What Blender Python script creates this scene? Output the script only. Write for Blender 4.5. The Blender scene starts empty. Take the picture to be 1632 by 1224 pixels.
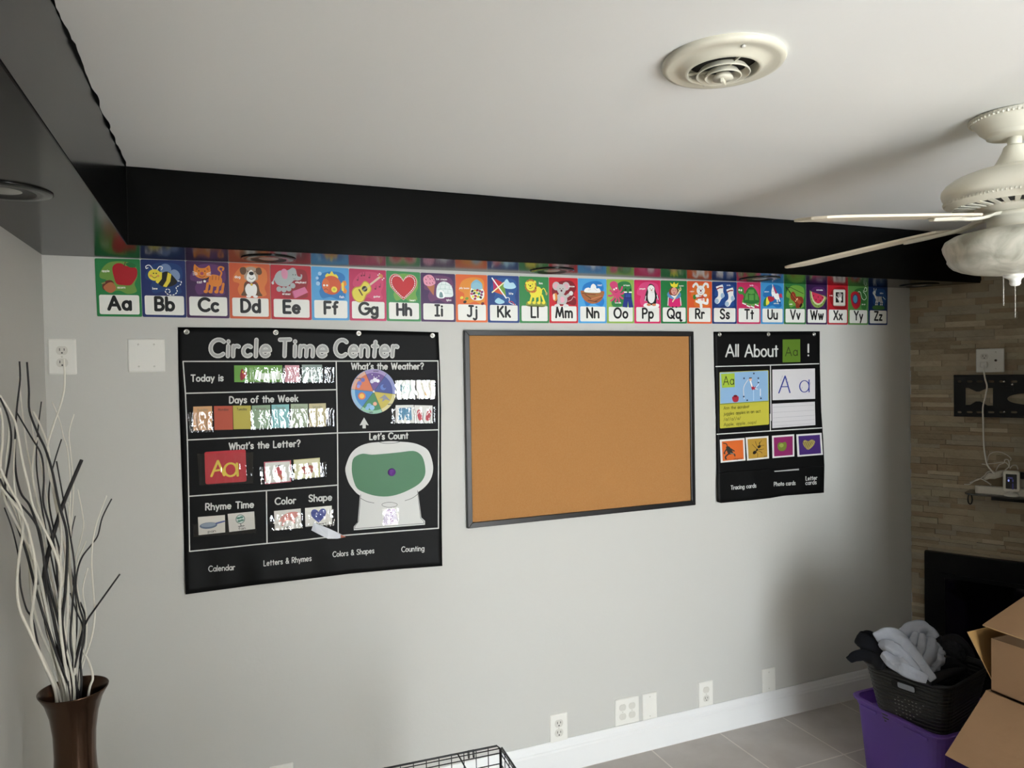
import bpy, math, random
from mathutils import Vector, Matrix, noise
from mathutils.geometry import tessellate_polygon
random.seed(7)
SC = bpy.context.scene
COL = SC.collection
R = math.radians

# ------------------------------------------------------------------ camera
CAM = Vector((0.50157, -2.65476, 1.65))
YAW, PITCH, ROLL, FPX = 0.38723, -0.019275, -0.01644, 1149.9
FWD = Vector((math.sin(YAW)*math.cos(PITCH), math.cos(YAW)*math.cos(PITCH), math.sin(PITCH)))
_r = Vector((math.cos(YAW), -math.sin(YAW), 0)); _u = _r.cross(FWD)
RIGHT = _r*math.cos(ROLL) + _u*math.sin(ROLL)
UP = -_r*math.sin(ROLL) + _u*math.cos(ROLL)
cd = bpy.data.cameras.new('camera'); cam = bpy.data.objects.new('camera', cd); COL.objects.link(cam)
cd.sensor_width = 36; cd.lens = FPX/1632*36; cd.clip_start = 0.02
M3 = Matrix((RIGHT, UP, -FWD)).transposed()
cam.matrix_world = Matrix.Translation(CAM) @ M3.to_4x4()
SC.camera = cam

# ------------------------------------------------------------------ light and exposure
SC.view_settings.view_transform = 'Standard'; SC.view_settings.look = 'None'
SC.view_settings.exposure = 0.0; SC.view_settings.gamma = 1; SC.view_settings.use_curve_mapping = False
wd = bpy.data.worlds.new('world'); SC.world = wd; wd.use_nodes = True
wd.node_tree.nodes['Background'].inputs[0].default_value = (0.75, 0.86, 1, 1)
wd.node_tree.nodes['Background'].inputs[1].default_value = 1.0
WIN = (1.35, 2.55, 0.05, 2.0)          # daylight door in the wall behind the camera
ROOM_Y = -5.3
ld = bpy.data.lights.new('daylight', 'AREA'); ld.shape = 'RECTANGLE'
ld.size = WIN[1]-WIN[0]; ld.size_y = WIN[3]-WIN[2]; ld.energy = 238; ld.color = (0.87, 0.945, 1.0)
lo = bpy.data.objects.new('daylight', ld); COL.objects.link(lo)
lo.location = ((WIN[0]+WIN[1])/2, ROOM_Y-0.12, (WIN[2]+WIN[3])/2); lo.rotation_euler = (R(90), 0, 0)

sd_ = bpy.data.lights.new('bounce_sun', 'SUN'); sd_.energy = 165; sd_.angle = R(0.6); sd_.color = (1.0, 0.97, 0.93)
so_ = bpy.data.objects.new('bounce_sun', sd_); COL.objects.link(so_); so_.location = (2, -9, 6); so_.rotation_euler = (R(32), 0, R(-4))   # high sun, added: its bounce off the floor by the door brightens the ceiling

# ------------------------------------------------------------------ helpers
def lin(c):
    return tuple((v/12.92 if v <= 0.04045 else ((v+0.055)/1.055)**2.4) for v in c)
def hexc(h):
    return lin(tuple(int(h[i:i+2], 16)/255 for i in (0, 2, 4)))
_mats = {}
def mat(name, col='808080', rough=0.5, metal=0.0, spec=0.5, bump=None, vary=None, trans=0.0, alpha=1.0, emit=None, coat=0.0):
    """procedural principled material. bump=(scale,strength[,detail]); vary=(scale, other colour, contrast)"""
    if name in _mats: return _mats[name]
    m = bpy.data.materials.new(name); m.use_nodes = True; nt = m.node_tree; b = nt.nodes['Principled BSDF']
    c = hexc(col) if isinstance(col, str) else col
    b.inputs['Base Color'].default_value = (*c, 1); b.inputs['Roughness'].default_value = rough
    b.inputs['Metallic'].default_value = metal; b.inputs['Specular IOR Level'].default_value = spec
    b.inputs['Transmission Weight'].default_value = trans; b.inputs['Alpha'].default_value = alpha
    b.inputs['Coat Weight'].default_value = coat
    if emit:
        b.inputs['Emission Color'].default_value = (*hexc(emit[0]), 1); b.inputs['Emission Strength'].default_value = emit[1]
    if bump or vary:
        tc = nt.nodes.new('ShaderNodeTexCoord')
    if bump:
        n = nt.nodes.new('ShaderNodeTexNoise'); n.inputs['Scale'].default_value = bump[0]; n.inputs['Detail'].default_value = bump[2] if len(bump) > 2 else 3
        bp = nt.nodes.new('ShaderNodeBump'); bp.inputs['Strength'].default_value = bump[1]; bp.inputs['Distance'].default_value = 0.01
        nt.links.new(tc.outputs['Object'], n.inputs['Vector']); nt.links.new(n.outputs['Fac'], bp.inputs['Height']); nt.links.new(bp.outputs['Normal'], b.inputs['Normal'])
    if vary:
        n = nt.nodes.new('ShaderNodeTexNoise'); n.inputs['Scale'].default_value = vary[0]; n.inputs['Detail'].default_value = 5
        rp = nt.nodes.new('ShaderNodeValToRGB'); k = vary[2] if len(vary) > 2 else 0.2
        rp.color_ramp.elements[0].position = 0.5-k; rp.color_ramp.elements[1].position = 0.5+k
        rp.color_ramp.elements[0].color = (*c, 1); rp.color_ramp.elements[1].color = (*hexc(vary[1]), 1)
        nt.links.new(tc.outputs['Object'], n.inputs['Vector']); nt.links.new(n.outputs['Fac'], rp.inputs['Fac']); nt.links.new(rp.outputs['Color'], b.inputs['Base Color'])
    _mats[name] = m
    return m
def pm(h):                                        # printed ink on laminated card
    return mat('print_'+h, h, 0.45, spec=0.35)
def tag(o, label=None, cat=None, group=None, kind=None):
    if label: o['label'] = label
    if cat: o['category'] = cat
    if group: o['group'] = group
    if kind: o['kind'] = kind
    return o
def empty(name, loc, label, cat, group=None):
    o = bpy.data.objects.new(name, None); COL.objects.link(o); o.location = loc; o.empty_display_size = 0.05
    return tag(o, label, cat, group)

class MB:
    """collects geometry in world space; build() links it as ONE mesh object"""
    def __init__(s): s.v = []; s.f = []; s.mi = []; s.sm = []; s.mats = []
    def slot(s, m):
        if m not in s.mats: s.mats.append(m)
        return s.mats.index(m)
    def add(s, vs, fs, m, smooth=False):
        o = len(s.v); k = s.slot(m); s.v += [Vector(p) for p in vs]
        for f in fs: s.f.append(tuple(i+o for i in f)); s.mi.append(k); s.sm.append(smooth)
    def box(s, x0, x1, y0, y1, z0, z1, m, T=None):
        vs = [Vector(p) for p in ((x0,y0,z0),(x1,y0,z0),(x1,y1,z0),(x0,y1,z0),(x0,y0,z1),(x1,y0,z1),(x1,y1,z1),(x0,y1,z1))]
        if T: vs = [T(p) if callable(T) else T @ p for p in vs]
        s.add(vs, [(3,2,1,0),(4,5,6,7),(0,1,5,4),(1,2,6,5),(2,3,7,6),(3,0,4,7)], m)
    def loops(s, loops, m, smooth=True, caps=(True, True), closed=True):
        n = len(loops[0]); vs = [p for l in loops for p in l]; fs = []
        for i in range(len(loops)-1):
            for j in range(n if closed else n-1):
                k = (j+1) % n
                fs.append((i*n+j, i*n+k, (i+1)*n+k, (i+1)*n+j))
        if caps[0]: fs.append(tuple(reversed(range(n))))
        if caps[1]: fs.append(tuple((len(loops)-1)*n+j for j in range(n)))
        s.add(vs, fs, m, smooth)
    def lathe(s, prof, c, m, n=40, mod=None, caps=(True, True), smooth=True):
        c = Vector(c); L = []
        for i, (r, z) in enumerate(prof):
            L.append([c+Vector((max(r, 1e-4)*(1+(mod(i, j) if mod else 0))*math.cos(2*math.pi*j/n), max(r, 1e-4)*(1+(mod(i, j) if mod else 0))*math.sin(2*math.pi*j/n), z)) for j in range(n)])
        s.loops(L, m, smooth, caps)
    def tube(s, pts, r, m, n=8, caps=(True, True)):
        pts = [Vector(p) for p in pts]; L = []; ref = None
        for i, p in enumerate(pts):
            t = (pts[min(i+1, len(pts)-1)]-pts[max(i-1, 0)])
            if t.length < 1e-9: t = Vector((0, 0, 1))
            t.normalize()
            if ref is None: ref = Vector((0, 0, 1)) if abs(t.z) < 0.9 else Vector((1, 0, 0))
            a = (ref - t*ref.dot(t)).normalized(); ref = a; b = t.cross(a)
            rr = r(i/(len(pts)-1)) if callable(r) else r
            L.append([p+(a*math.cos(2*math.pi*j/n)+b*math.sin(2*math.pi*j/n))*rr for j in range(n)])
        s.loops(L, m, True, caps)
    def poly(s, pts, m): s.add(pts, [tuple(range(len(pts)))], m)
    def slab(s, poly, holes, f, t, m):
        """flat plate with real holes: 2d poly + holes mapped by f(u, v, depth), thickness t"""
        allp = [p for l in [poly]+holes for p in l]
        tris = tessellate_polygon([[Vector((p[0], p[1], 0)) for p in l] for l in [poly]+holes])
        n = len(allp); vs = [f(u, v, 0) for u, v in allp]+[f(u, v, t) for u, v in allp]
        fs = [tuple(t3) for t3 in tris]+[tuple(i+n for i in reversed(t3)) for t3 in tris]
        o = 0
        for l in [poly]+holes:
            k = len(l)
            for i in range(k): fs.append((o+i, o+(i+1) % k, n+o+(i+1) % k, n+o+i))
            o += k
        s.add(vs, fs, m)
    def build(s, name, parent=None, origin=None, bevel=0.0, **kw):
        if parent is not None: o0 = Vector(ORG[parent.name])
        else: o0 = Vector(origin) if origin is not None else Vector((0, 0, 0))
        me = bpy.data.meshes.new(name); me.from_pydata([p-o0 for p in s.v], [], s.f)
        for m in s.mats: me.materials.append(m)
        me.polygons.foreach_set('material_index', s.mi); me.polygons.foreach_set('use_smooth', s.sm); me.update()
        ob = bpy.data.objects.new(name, me); COL.objects.link(ob)
        if parent is not None: ob.parent = parent
        else: ob.location = o0
        ORG[ob.name] = o0
        if bevel:
            bv = ob.modifiers.new('bevel', 'BEVEL'); bv.width = bevel; bv.segments = 2; bv.limit_method = 'ANGLE'; bv.angle_limit = R(40)
        return tag(ob, **kw) if kw else ob
ORG = {}
def root(name, loc, label, cat, group=None):
    o = empty(name, loc, label, cat, group); ORG[o.name] = Vector(loc); return o

# --- where a sight line of the photograph meets a plane of the room
def ray(px, py): return RIGHT*((px-816)/FPX) - UP*((py-612)/FPX) + FWD
def hit(px, py, n, o):
    d = ray(px, py); n = Vector(n); return CAM + d*((Vector(o)-CAM).dot(n)/d.dot(n))
def WP(px, py, d=0.0): return hit(px, py, (0, 1, 0), (0, -d, 0))            # back wall, d in front of it
def CP(px, py, z): return hit(px, py, (0, 0, 1), (0, 0, z))
def DP(px, py, Z): return CAM + ray(px, py)*Z                               # at depth Z
def cr(px, py, crop): return (crop[0]+px/crop[2], crop[1]+py/crop[2])

def smooth_closed(pts, n=6):
    out = []; k = len(pts)
    for i in range(k):
        p0, p1, p2, p3 = (Vector((*pts[(i+j-1) % k][:2], 0)) for j in range(4))
        for q in range(n):
            t = q/n
            out.append(0.5*((2*p1)+(-p0+p2)*t+(2*p0-5*p1+4*p2-p3)*t*t+(-p0+3*p1-3*p2+p3)*t**3))
    return [(p.x, p.y) for p in out]
def smooth_open(pts, n=6):
    P = [Vector(p) if len(p) == 3 else Vector((*p, 0)) for p in pts]; out = []
    for i in range(len(P)-1):
        p0 = P[max(i-1, 0)]; p1 = P[i]; p2 = P[i+1]; p3 = P[min(i+2, len(P)-1)]
        for q in range(n):
            t = q/n
            out.append(0.5*((2*p1)+(-p0+p2)*t+(2*p0-5*p1+4*p2-p3)*t*t+(-p0+3*p1-3*p2+p3)*t**3))
    out.append(P[-1])
    return out
def rrect(x0, y0, x1, y1, r, n=4):
    out = []
    for cx, cy, a in ((x1-r, y1-r, 0), (x0+r, y1-r, 90), (x0+r, y0+r, 180), (x1-r, y0+r, 270)):
        for i in range(n+1): out.append((cx+r*math.cos(R(a+90*i/n)), cy+r*math.sin(R(a+90*i/n))))
    return out

# --- rounded stroke alphabet (baseline 0, capital height 1)
def arc(cx, cy, rx, ry, a0, a1, n=10):
    return [(cx+rx*math.cos(R(a0+(a1-a0)*i/n)), cy+ry*math.sin(R(a0+(a1-a0)*i/n))) for i in range(n+1)]
def _ring(cx, cy, rx, ry): return arc(cx, cy, rx, ry, 0, 360, 18)
_bowl = _ring(.26, .31, .26, .31)
_S = lambda w, h: [(p.x*w, p.y*h) for p in smooth_open([(.94, .86), (.72, .98), (.4, 1), (.1, .88), (.08, .68), (.35, .55), (.68, .45), (.96, .3), (.9, .1), (.6, 0), (.28, .01), (.02, .14)], 3)]
GL = {
'A': (.8, [[(0,0),(.4,1),(.8,0)],[(.15,.34),(.65,.34)]]),
'B': (.56, [[(0,0),(0,1),(.28,1)]+arc(.28,.76,.22,.24,90,-90)+[(0,.52)],[(.28,.52)]+arc(.28,.26,.28,.26,90,-90)+[(0,0)]]),
'C': (.74, [arc(.46,.5,.46,.5,48,312,16)]),
'D': (.66, [[(0,0),(0,1),(.2,1)]+arc(.2,.5,.46,.5,90,-90,14)+[(0,0)]]),
'E': (.5, [[(.5,1),(0,1),(0,0),(.5,0)],[(0,.52),(.45,.52)]]),
'F': (.5, [[(.5,1),(0,1),(0,0)],[(0,.52),(.45,.52)]]),
'G': (.82, [arc(.46,.5,.46,.5,48,360,18)+[(.55,.5)]]),
'H': (.6, [[(0,0),(0,1)],[(.6,0),(.6,1)],[(0,.5),(.6,.5)]]),
'I': (.36, [[(.18,0),(.18,1)],[(0,0),(.36,0)],[(0,1),(.36,1)]]),
'J': (.46, [[(.36,1),(.36,.22)]+arc(.16,.2,.2,.2,0,-150,8),[(.16,1),(.56,1)]]),
'K': (.58, [[(0,0),(0,1)],[(.52,1),(.03,.46)],[(.2,.62),(.58,0)]]),
'L': (.46, [[(0,1),(0,0),(.46,0)]]),
'M': (.84, [[(0,0),(.14,1),(.42,.12),(.7,1),(.84,0)]]),
'N': (.62, [[(0,0),(0,1),(.62,0),(.62,1)]]),
'O': (.84, [_ring(.42,.5,.42,.5)]),
'P': (.54, [[(0,0),(0,1),(.26,1)]+arc(.26,.73,.28,.27,90,-90)+[(0,.46)]]),
'Q': (.84, [_ring(.42,.5,.42,.5),[(.5,.26),(.84,-.04)]]),
'R': (.56, [[(0,0),(0,1),(.26,1)]+arc(.26,.74,.26,.26,90,-90)+[(0,.48)],[(.24,.48),(.56,0)]]),
'S': (.56, [_S(.56,1)]),
'T': (.6, [[(0,1),(.6,1)],[(.3,1),(.3,0)]]),
'U': (.6, [[(0,1),(0,.3)]+arc(.3,.3,.3,.3,180,360)+[(.6,1)]]),
'V': (.7, [[(0,1),(.35,0),(.7,1)]]),
'W': (1.0, [[(0,1),(.26,0),(.5,.9),(.74,0),(1,1)]]),
'X': (.62, [[(0,1),(.62,0)],[(.62,1),(0,0)]]),
'Y': (.64, [[(0,1),(.32,.5),(.64,1)],[(.32,.5),(.32,0)]]),
'Z': (.6, [[(0,1),(.6,1),(0,0),(.6,0)]]),
'a': (.53, [_bowl,[(.53,.62),(.53,0)]]), 'b': (.52, [_bowl,[(0,1),(0,0)]]),
'c': (.44, [arc(.27,.31,.27,.31,50,310,12)]), 'd': (.53, [_bowl,[(.53,1),(.53,0)]]),
'e': (.52, [[(.01,.33),(.52,.33)]+arc(.26,.31,.26,.31,4,318,14)]),
'f': (.34, [arc(.31,.8,.17,.2,70,180,6)+[(.14,0)],[(0,.6),(.32,.6)]]),
'g': (.53, [_bowl,[(.53,.62),(.53,-.1)]+arc(.27,-.1,.26,.22,0,-145,8)]),
'h': (.48, [[(0,1),(0,0)],arc(.24,.37,.24,.25,180,0)+[(.48,0)]]),
'i': (.02, [[(.01,.62),(.01,0)],[(.01,.88),(.01,.9)]]),
'j': (.2, [[(.2,.62),(.2,-.12)]+arc(.03,-.12,.17,.18,0,-140,6),[(.2,.88),(.2,.9)]]),
'k': (.44, [[(0,1),(0,0)],[(.4,.62),(.03,.26)],[(.15,.38),(.44,0)]]),
'l': (.02, [[(.01,1),(.01,0)]]),
'm': (.76, [[(0,.62),(0,0)],arc(.19,.4,.19,.22,180,0)+[(.38,0)],arc(.57,.4,.19,.22,180,0)+[(.76,0)]]),
'n': (.48, [[(0,.62),(0,0)],arc(.24,.37,.24,.25,180,0)+[(.48,0)]]),
'o': (.54, [_ring(.27,.31,.27,.31)]), 'p': (.52, [_bowl,[(0,.62),(0,-.32)]]),
'q': (.62, [_bowl,[(.53,.62),(.53,-.22),(.6,-.3),(.72,-.24)]]),
'r': (.3, [[(0,.62),(0,0)],arc(.2,.38,.2,.24,180,55,7)]),
's': (.38, [_S(.38,.62)]), 't': (.32, [[(.16,.88),(.16,0)],[(0,.62),(.32,.62)]]),
'u': (.48, [[(0,.62),(0,.24)]+arc(.24,.24,.24,.24,180,360)+[(.48,.62)],[(.48,.62),(.48,0)]]),
'v': (.46, [[(0,.62),(.23,0),(.46,.62)]]), 'w': (.72, [[(0,.62),(.18,0),(.36,.56),(.54,0),(.72,.62)]]),
'x': (.44, [[(0,.62),(.44,0)],[(.44,.62),(0,0)]]), 'y': (.48, [[(0,.62),(.24,.02)],[(.48,.62),(.12,-.3)]]),
'z': (.42, [[(0,.62),(.42,.62),(0,0),(.42,0)]]),
'&': (.64, [[(.64,0),(.14,.7)]+arc(.29,.8,.17,.2,200,-40,8)+[(.08,.38)]+arc(.25,.22,.23,.22,150,330,8)+[(.62,.42)]]),
"'": (.04, [[(.04,1),(.0,.8)]]), ',': (.06, [[(.06,.04),(0,-.16)]]), '.': (.02, [[(.01,.02),(.01,.04)]]),
'?': (.46, [arc(.23,.76,.23,.24,170,-50,9)+[(.22,.42),(.22,.3)],[(.22,.02),(.22,.04)]]),
'!': (.02, [[(.01,1),(.01,.32)],[(.01,.02),(.01,.04)]]), '/': (.34, [[(0,-.1),(.34,1)]]), '-': (.3, [[(0,.34),(.3,.34)]]),
'0': (.56, [_ring(.28,.5,.28,.5)]), '2': (.54, [arc(.27,.72,.26,.28,165,-35,9)+[(0,0),(.54,0)]]),
'3': (.52, [arc(.25,.76,.24,.24,150,-80,8),arc(.25,.26,.27,.27,80,-150,9)]), '1': (.2, [[(0,.8),(.2,1),(.2,0)]]),
' ': (.3, []),
}

class Art:
    """flat printing: shapes in 2d, each laid a hair above the last, mapped to the room by f(u, v, depth)"""
    def __init__(s, f, base=0.0002, step=0.00006, flip=True):
        s.f = f; s.d = base; s.step = step; s.mb = MB(); s.ys = -1 if flip else 1
    def P(s, c, pts, m=None):
        s.d += s.step; s.mb.poly([s.f(u, v, s.d) for u, v in pts], m or pm(c))
    def B(s, c, pts, n=6): s.P(c, smooth_closed(pts, n))
    def E(s, c, cx, cy, rx, ry=None, rot=0, n=20):
        ry = ry or rx; ca, sa = math.cos(R(rot)), math.sin(R(rot))
        s.P(c, [(cx+rx*math.cos(2*math.pi*i/n)*ca-ry*math.sin(2*math.pi*i/n)*sa, cy+rx*math.cos(2*math.pi*i/n)*sa+ry*math.sin(2*math.pi*i/n)*ca) for i in range(n)])
    def S(s, c, pts, w, smooth=False, m=None, lift=True, sub=0):
        """a round-ended stroke as one mitred ribbon, so no two faces share a plane"""
        if smooth: pts = [(p.x, p.y) for p in smooth_open(pts, 5)]
        q = [pts[0]]
        for p in pts[1:]:
            if math.hypot(p[0]-q[-1][0], p[1]-q[-1][1]) > 1e-6: q.append(p)
        if lift: s.d += s.step
        m = m or pm(c); h = w/2; f = lambda x, y, k=0: s.f(x, y, s.d+(sub+k)*7e-6)
        if len(q) < 2:
            s.mb.poly([f(q[0][0]+h*math.cos(k*math.pi/5), q[0][1]+h*math.sin(k*math.pi/5)) for k in range(10)], m); return
        closed = len(q) > 3 and math.hypot(q[0][0]-q[-1][0], q[0][1]-q[-1][1]) < 1e-4
        if closed: q = q[:-1]
        n = len(q); runs = [[]]; ang = lambda a, b: math.atan2(b[1]-a[1], b[0]-a[0])
        joints = []
        for i, p in enumerate(q):
            runs[-1].append(i)
            if (0 < i < n-1):
                t = (ang(q[i], q[i+1])-ang(q[i-1], q[i])+math.pi) % (2*math.pi)-math.pi
                if abs(t) > .95: joints.append(p); runs.append([i])
        if closed and len(runs) == 1: runs[0].append(0)
        elif closed: runs[-1].append(0); joints.append(q[0])
        for ri, run in enumerate(runs):
            P = [q[i] for i in run]; k = len(P); ring = closed and len(runs) == 1; Ls, Rs = [], []
            for i in range(k):
                if ring: a, b = P[(i-1) % (k-1)], P[(i+1) % (k-1)] if i < k-1 else P[1]
                else: a, b = P[max(i-1, 0)], P[min(i+1, k-1)]
                if ring and i == k-1: a = P[k-2]
                t0 = ang(a, P[i]) if i or ring else ang(P[i], b); t1 = ang(P[i], b) if i < k-1 or ring else t0
                d = ((t1-t0+math.pi) % (2*math.pi)-math.pi); tm = t0+d/2; e = h/max(.75, math.cos(d/2))
                Ls.append((P[i][0]-e*math.sin(tm), P[i][1]+e*math.cos(tm))); Rs.append((P[i][0]+e*math.sin(tm), P[i][1]-e*math.cos(tm)))
            for i in range(k-1): s.mb.poly([f(*Ls[i], ri), f(*Ls[i+1], ri), f(*Rs[i+1], ri), f(*Rs[i], ri)], m)
            if not ring:
                if ri == 0 and not closed:
                    t = ang(P[0], P[1]); s.mb.poly([f(P[0][0]+h*math.cos(t+math.pi/2+k2*math.pi/6), P[0][1]+h*math.sin(t+math.pi/2+k2*math.pi/6), ri) for k2 in range(7)], m)
                if ri == len(runs)-1 and not closed:
                    t = ang(P[-2], P[-1]); s.mb.poly([f(P[-1][0]+h*math.cos(t-math.pi/2+k2*math.pi/6), P[-1][1]+h*math.sin(t-math.pi/2+k2*math.pi/6), ri) for k2 in range(7)], m)
        for j, p in enumerate(joints): s.mb.poly([f(p[0]+h*math.cos(k*math.pi/5), p[1]+h*math.sin(k*math.pi/5), len(runs)+j) for k in range(10)], m)
    def D(s, c, pts, w, on, off):                    # dashed line
        pts = [(p.x, p.y) for p in smooth_open(pts, 12)]; s.d += s.step; acc = 0; run = []
        for i in range(len(pts)-1):
            if (acc % (on+off)) < on: run.append(pts[i])
            else:
                if len(run) > 1: s.S(c, run, w, lift=False)
                run = []
            acc += math.hypot(pts[i+1][0]-pts[i][0], pts[i+1][1]-pts[i][1])
        if len(run) > 1: s.S(c, run, w, lift=False)
    def T(s, c, txt, x0, y0, h, w=.12, x1=None, y1=None, align='c', gap=.24, slant=0.0, m=None, jit=0.0, sx=None):
        """text on a baseline: x0..x1 fits exactly; else centred/left at x0 with natural width"""
        adv = []; x = 0
        for ch in txt: adv.append(x); x += GL[ch][0]+gap
        tot = x-gap
        if x1 is None:
            k = h*(sx or 1); x0 = x0-(tot*k/2 if align == 'c' else 0); sl = 0
        else: k = (x1-x0)/tot; sl = ((y1 if y1 is not None else y0)-y0)/(x1-x0)
        s.d += s.step
        for ch, a in zip(txt, adv):
            rot = random.uniform(-jit, jit)
            for si, st in enumerate(GL[ch][1]):
                q = []
                for gx, gy in st:
                    gx2 = gx+gy*slant; gx3 = gx2*math.cos(rot)-gy*math.sin(rot)*1; gy3 = gy+gx2*math.sin(rot)
                    X = x0+(a+gx3)*k; q.append((X, y0+s.ys*gy3*h+(X-x0)*sl))
                s.S(c, q, w*h, m=m, lift=False, sub=si*5)
    def build(s, name, parent, **kw): return s.mb.build(name, parent, **kw)

# ------------------------------------------------------------------ materials of the room
M_wall = mat('wall_paint', 'c2c1bb', 0.6, spec=0.3, bump=(60, 0.05))
M_wall2 = mat('rear_wall_paint', 'b8b0a4', 0.7, spec=0.2)
M_ceil = mat('ceiling_paint', 'eaeae7', 0.7, spec=0.2, bump=(40, 0.04))
M_black = mat('black_soffit_paint', '0a0a09', 0.17, spec=0.12, bump=(9, 0.02))
M_white = mat('white_trim_paint', 'e6e6e4', 0.35)
M_plate = mat('white_plastic_plate', 'e4e2da', 0.3)
M_recep = mat('receptacle_plastic', 'cfccc2', 0.35)
M_dark = mat('dark_slot', '15130f', 0.7)
M_blackmetal = mat('black_metal', '080808', 0.45, spec=0.3)
M_steel = mat('steel', 'b8b6b0', 0.25, 1.0)
M_brass = mat('nickel_ring', 'c8c6c0', 0.3, 0.9)

# ------------------------------------------------------------------ room shell
ZC, ZS, YS, XS = 2.2641, 2.0347, 0.2711, 0.2666      # ceiling, soffit underside, soffit depths
XR = 3.7926; SD = Vector((0.48559, -0.87418, 0)); SN = Vector((-0.87418, -0.48559, 0))
SL = 1.05                                            # length of the angled stone wall
SE = Vector((XR, 0, 0))+SD*SL
def struct(mb, name, **kw): return mb.build(name, kind='structure', **kw)

def tile_mat():
    m = bpy.data.materials.new('floor_tile'); m.use_nodes = True; nt = m.node_tree; b = nt.nodes['Principled BSDF']
    tc = nt.nodes.new('ShaderNodeTexCoord'); mp = nt.nodes.new('ShaderNodeMapping'); br = nt.nodes.new('ShaderNodeTexBrick')
    mp.inputs['Location'].default_value = (-2.2, 0.376, 0)
    br.offset = 0; br.squash = 1; br.inputs['Scale'].default_value = 1; br.inputs['Brick Width'].default_value = 0.36; br.inputs['Row Height'].default_value = 0.36
    br.inputs['Mortar Size'].default_value = 0.0035; br.inputs['Color1'].default_value = (*hexc('bfb8b2'), 1); br.inputs['Color2'].default_value = (*hexc('b9b2ac'), 1); br.inputs['Mortar'].default_value = (*hexc('dcd5cc'), 1)
    n = nt.nodes.new('ShaderNodeTexNoise'); n.inputs['Scale'].default_value = 7; n.inputs['Detail'].default_value = 6
    mx = nt.nodes.new('ShaderNodeMix'); mx.data_type = 'RGBA'; mx.blend_type = 'MULTIPLY'; mx.inputs[0].default_value = 0.6
    rp = nt.nodes.new('ShaderNodeValToRGB'); rp.color_ramp.elements[0].position = .3; rp.color_ramp.elements[1].position = .7
    rp.color_ramp.elements[0].color = (.72, .7, .68, 1)
    nt.links.new(tc.outputs['Object'], mp.inputs['Vector']); nt.links.new(mp.outputs['Vector'], br.inputs['Vector']); nt.links.new(tc.outputs['Object'], n.inputs['Vector'])
    nt.links.new(n.outputs['Fac'], rp.inputs['Fac']); nt.links.new(br.outputs['Color'], mx.inputs[6]); nt.links.new(rp.outputs['Color'], mx.inputs[7]); nt.links.new(mx.outputs[2], b.inputs['Base Color'])
    bp = nt.nodes.new('ShaderNodeBump'); bp.inputs['Strength'].default_value = 0.4; bp.inputs['Distance'].default_value = 0.004; bp.invert = True
    nt.links.new(br.outputs['Fac'], bp.inputs['Height']); nt.links.new(bp.outputs['Normal'], b.inputs['Normal'])
    b.inputs['Roughness'].default_value = 0.45
    return m
XW = 3.07; YN = -1.35                                # side wall of the main room and where the fireplace alcove starts
mb = MB(); mb.box(-0.1, 4.6, ROOM_Y-0.1, 0.1, -0.08, 0, tile_mat()); struct(mb, 'floor')
mb = MB(); mb.box(-0.1, 4.6, ROOM_Y-0.1, 0.1, ZC, ZC+0.08, M_ceil); struct(mb, 'ceiling')
mb = MB(); mb.box(-0.1, XR, 0, 0.1, 0, ZC, M_wall); struct(mb, 'wall_back')
mb = MB(); mb.box(-0.1, 0, ROOM_Y, 0, 0, ZC, M_wall); struct(mb, 'wall_left')
mb = MB(); mb.box(XW, XW+0.12, ROOM_Y, YN, 0, ZC, M_wall2); mb.box(XW+0.12, 4.42, YN-0.1, YN, 0, ZC, M_wall2); mb.box(SE.x, SE.x+0.1, YN, SE.y, 0, ZC, M_wall2); struct(mb, 'wall_side')
mb = MB(); mb.box(0, 1.42, -3.7, -3.6, 0, 1.75, M_wall2); struct(mb, 'wall_light_blocker')  # unseen partition, added behind the camera to dim the left side
mb = MB()
for x0, x1, z0, z1 in ((-0.1, WIN[0], 0, ZC), (WIN[1], XW+0.12, 0, ZC), (WIN[0], WIN[1], 0, WIN[2]), (WIN[0], WIN[1], WIN[3], ZC)):
    mb.box(x0, x1, ROOM_Y-0.1, ROOM_Y, z0, z1, M_wall2)
struct(mb, 'wall_front')
mb = MB()
for x0, x1, z0, z1 in ((WIN[0], WIN[0]+.05, WIN[2], WIN[3]), (WIN[1]-.05, WIN[1], WIN[2], WIN[3]), (WIN[0], WIN[1], WIN[2], WIN[2]+.05), (WIN[0], WIN[1], WIN[3]-.05, WIN[3]), ((WIN[0]+WIN[1])/2-.03, (WIN[0]+WIN[1])/2+.03, WIN[2], WIN[3])):
    mb.box(x0, x1, ROOM_Y-0.08, ROOM_Y-0.03, z0, z1, M_white)
struct(mb, 'window_1')

# stacked ledgestone wall at an angle, every strip of stone proud by its own amount
STONE = [mat('ledgestone_%s' % n, c, 0.8, spec=0.2, bump=(35, 0.6), vary=(9, v, .28)) for n, c, v in
         (('tan', 'b5a68c', 'a09178'), ('brown', 'a19279', '8d7f68'), ('grey', 'aea38e', '998f7a'), ('pale', 'c6b89e', 'b0a287'), ('rust', 'a6947a', '917f66'), ('olive', 'a49a82', 'b2a58b'))]
def SP(s, z, d=0.0): return Vector((XR, 0, 0))+SD*s+SN*d+Vector((0, 0, z))
mb = MB(); rs = random.Random(3); z = 0.0
mb.add([SP(0, 0, -.02), SP(SL, 0, -.02), SP(SL, ZC, -.02), SP(0, ZC, -.02), SP(0, 0, -.1), SP(SL, 0, -.1), SP(SL, ZC, -.1), SP(0, ZC, -.1)],
       [(0, 1, 2, 3), (7, 6, 5, 4), (0, 4, 5, 1), (3, 2, 6, 7), (1, 5, 6, 2), (0, 3, 7, 4)], STONE[1])
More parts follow.
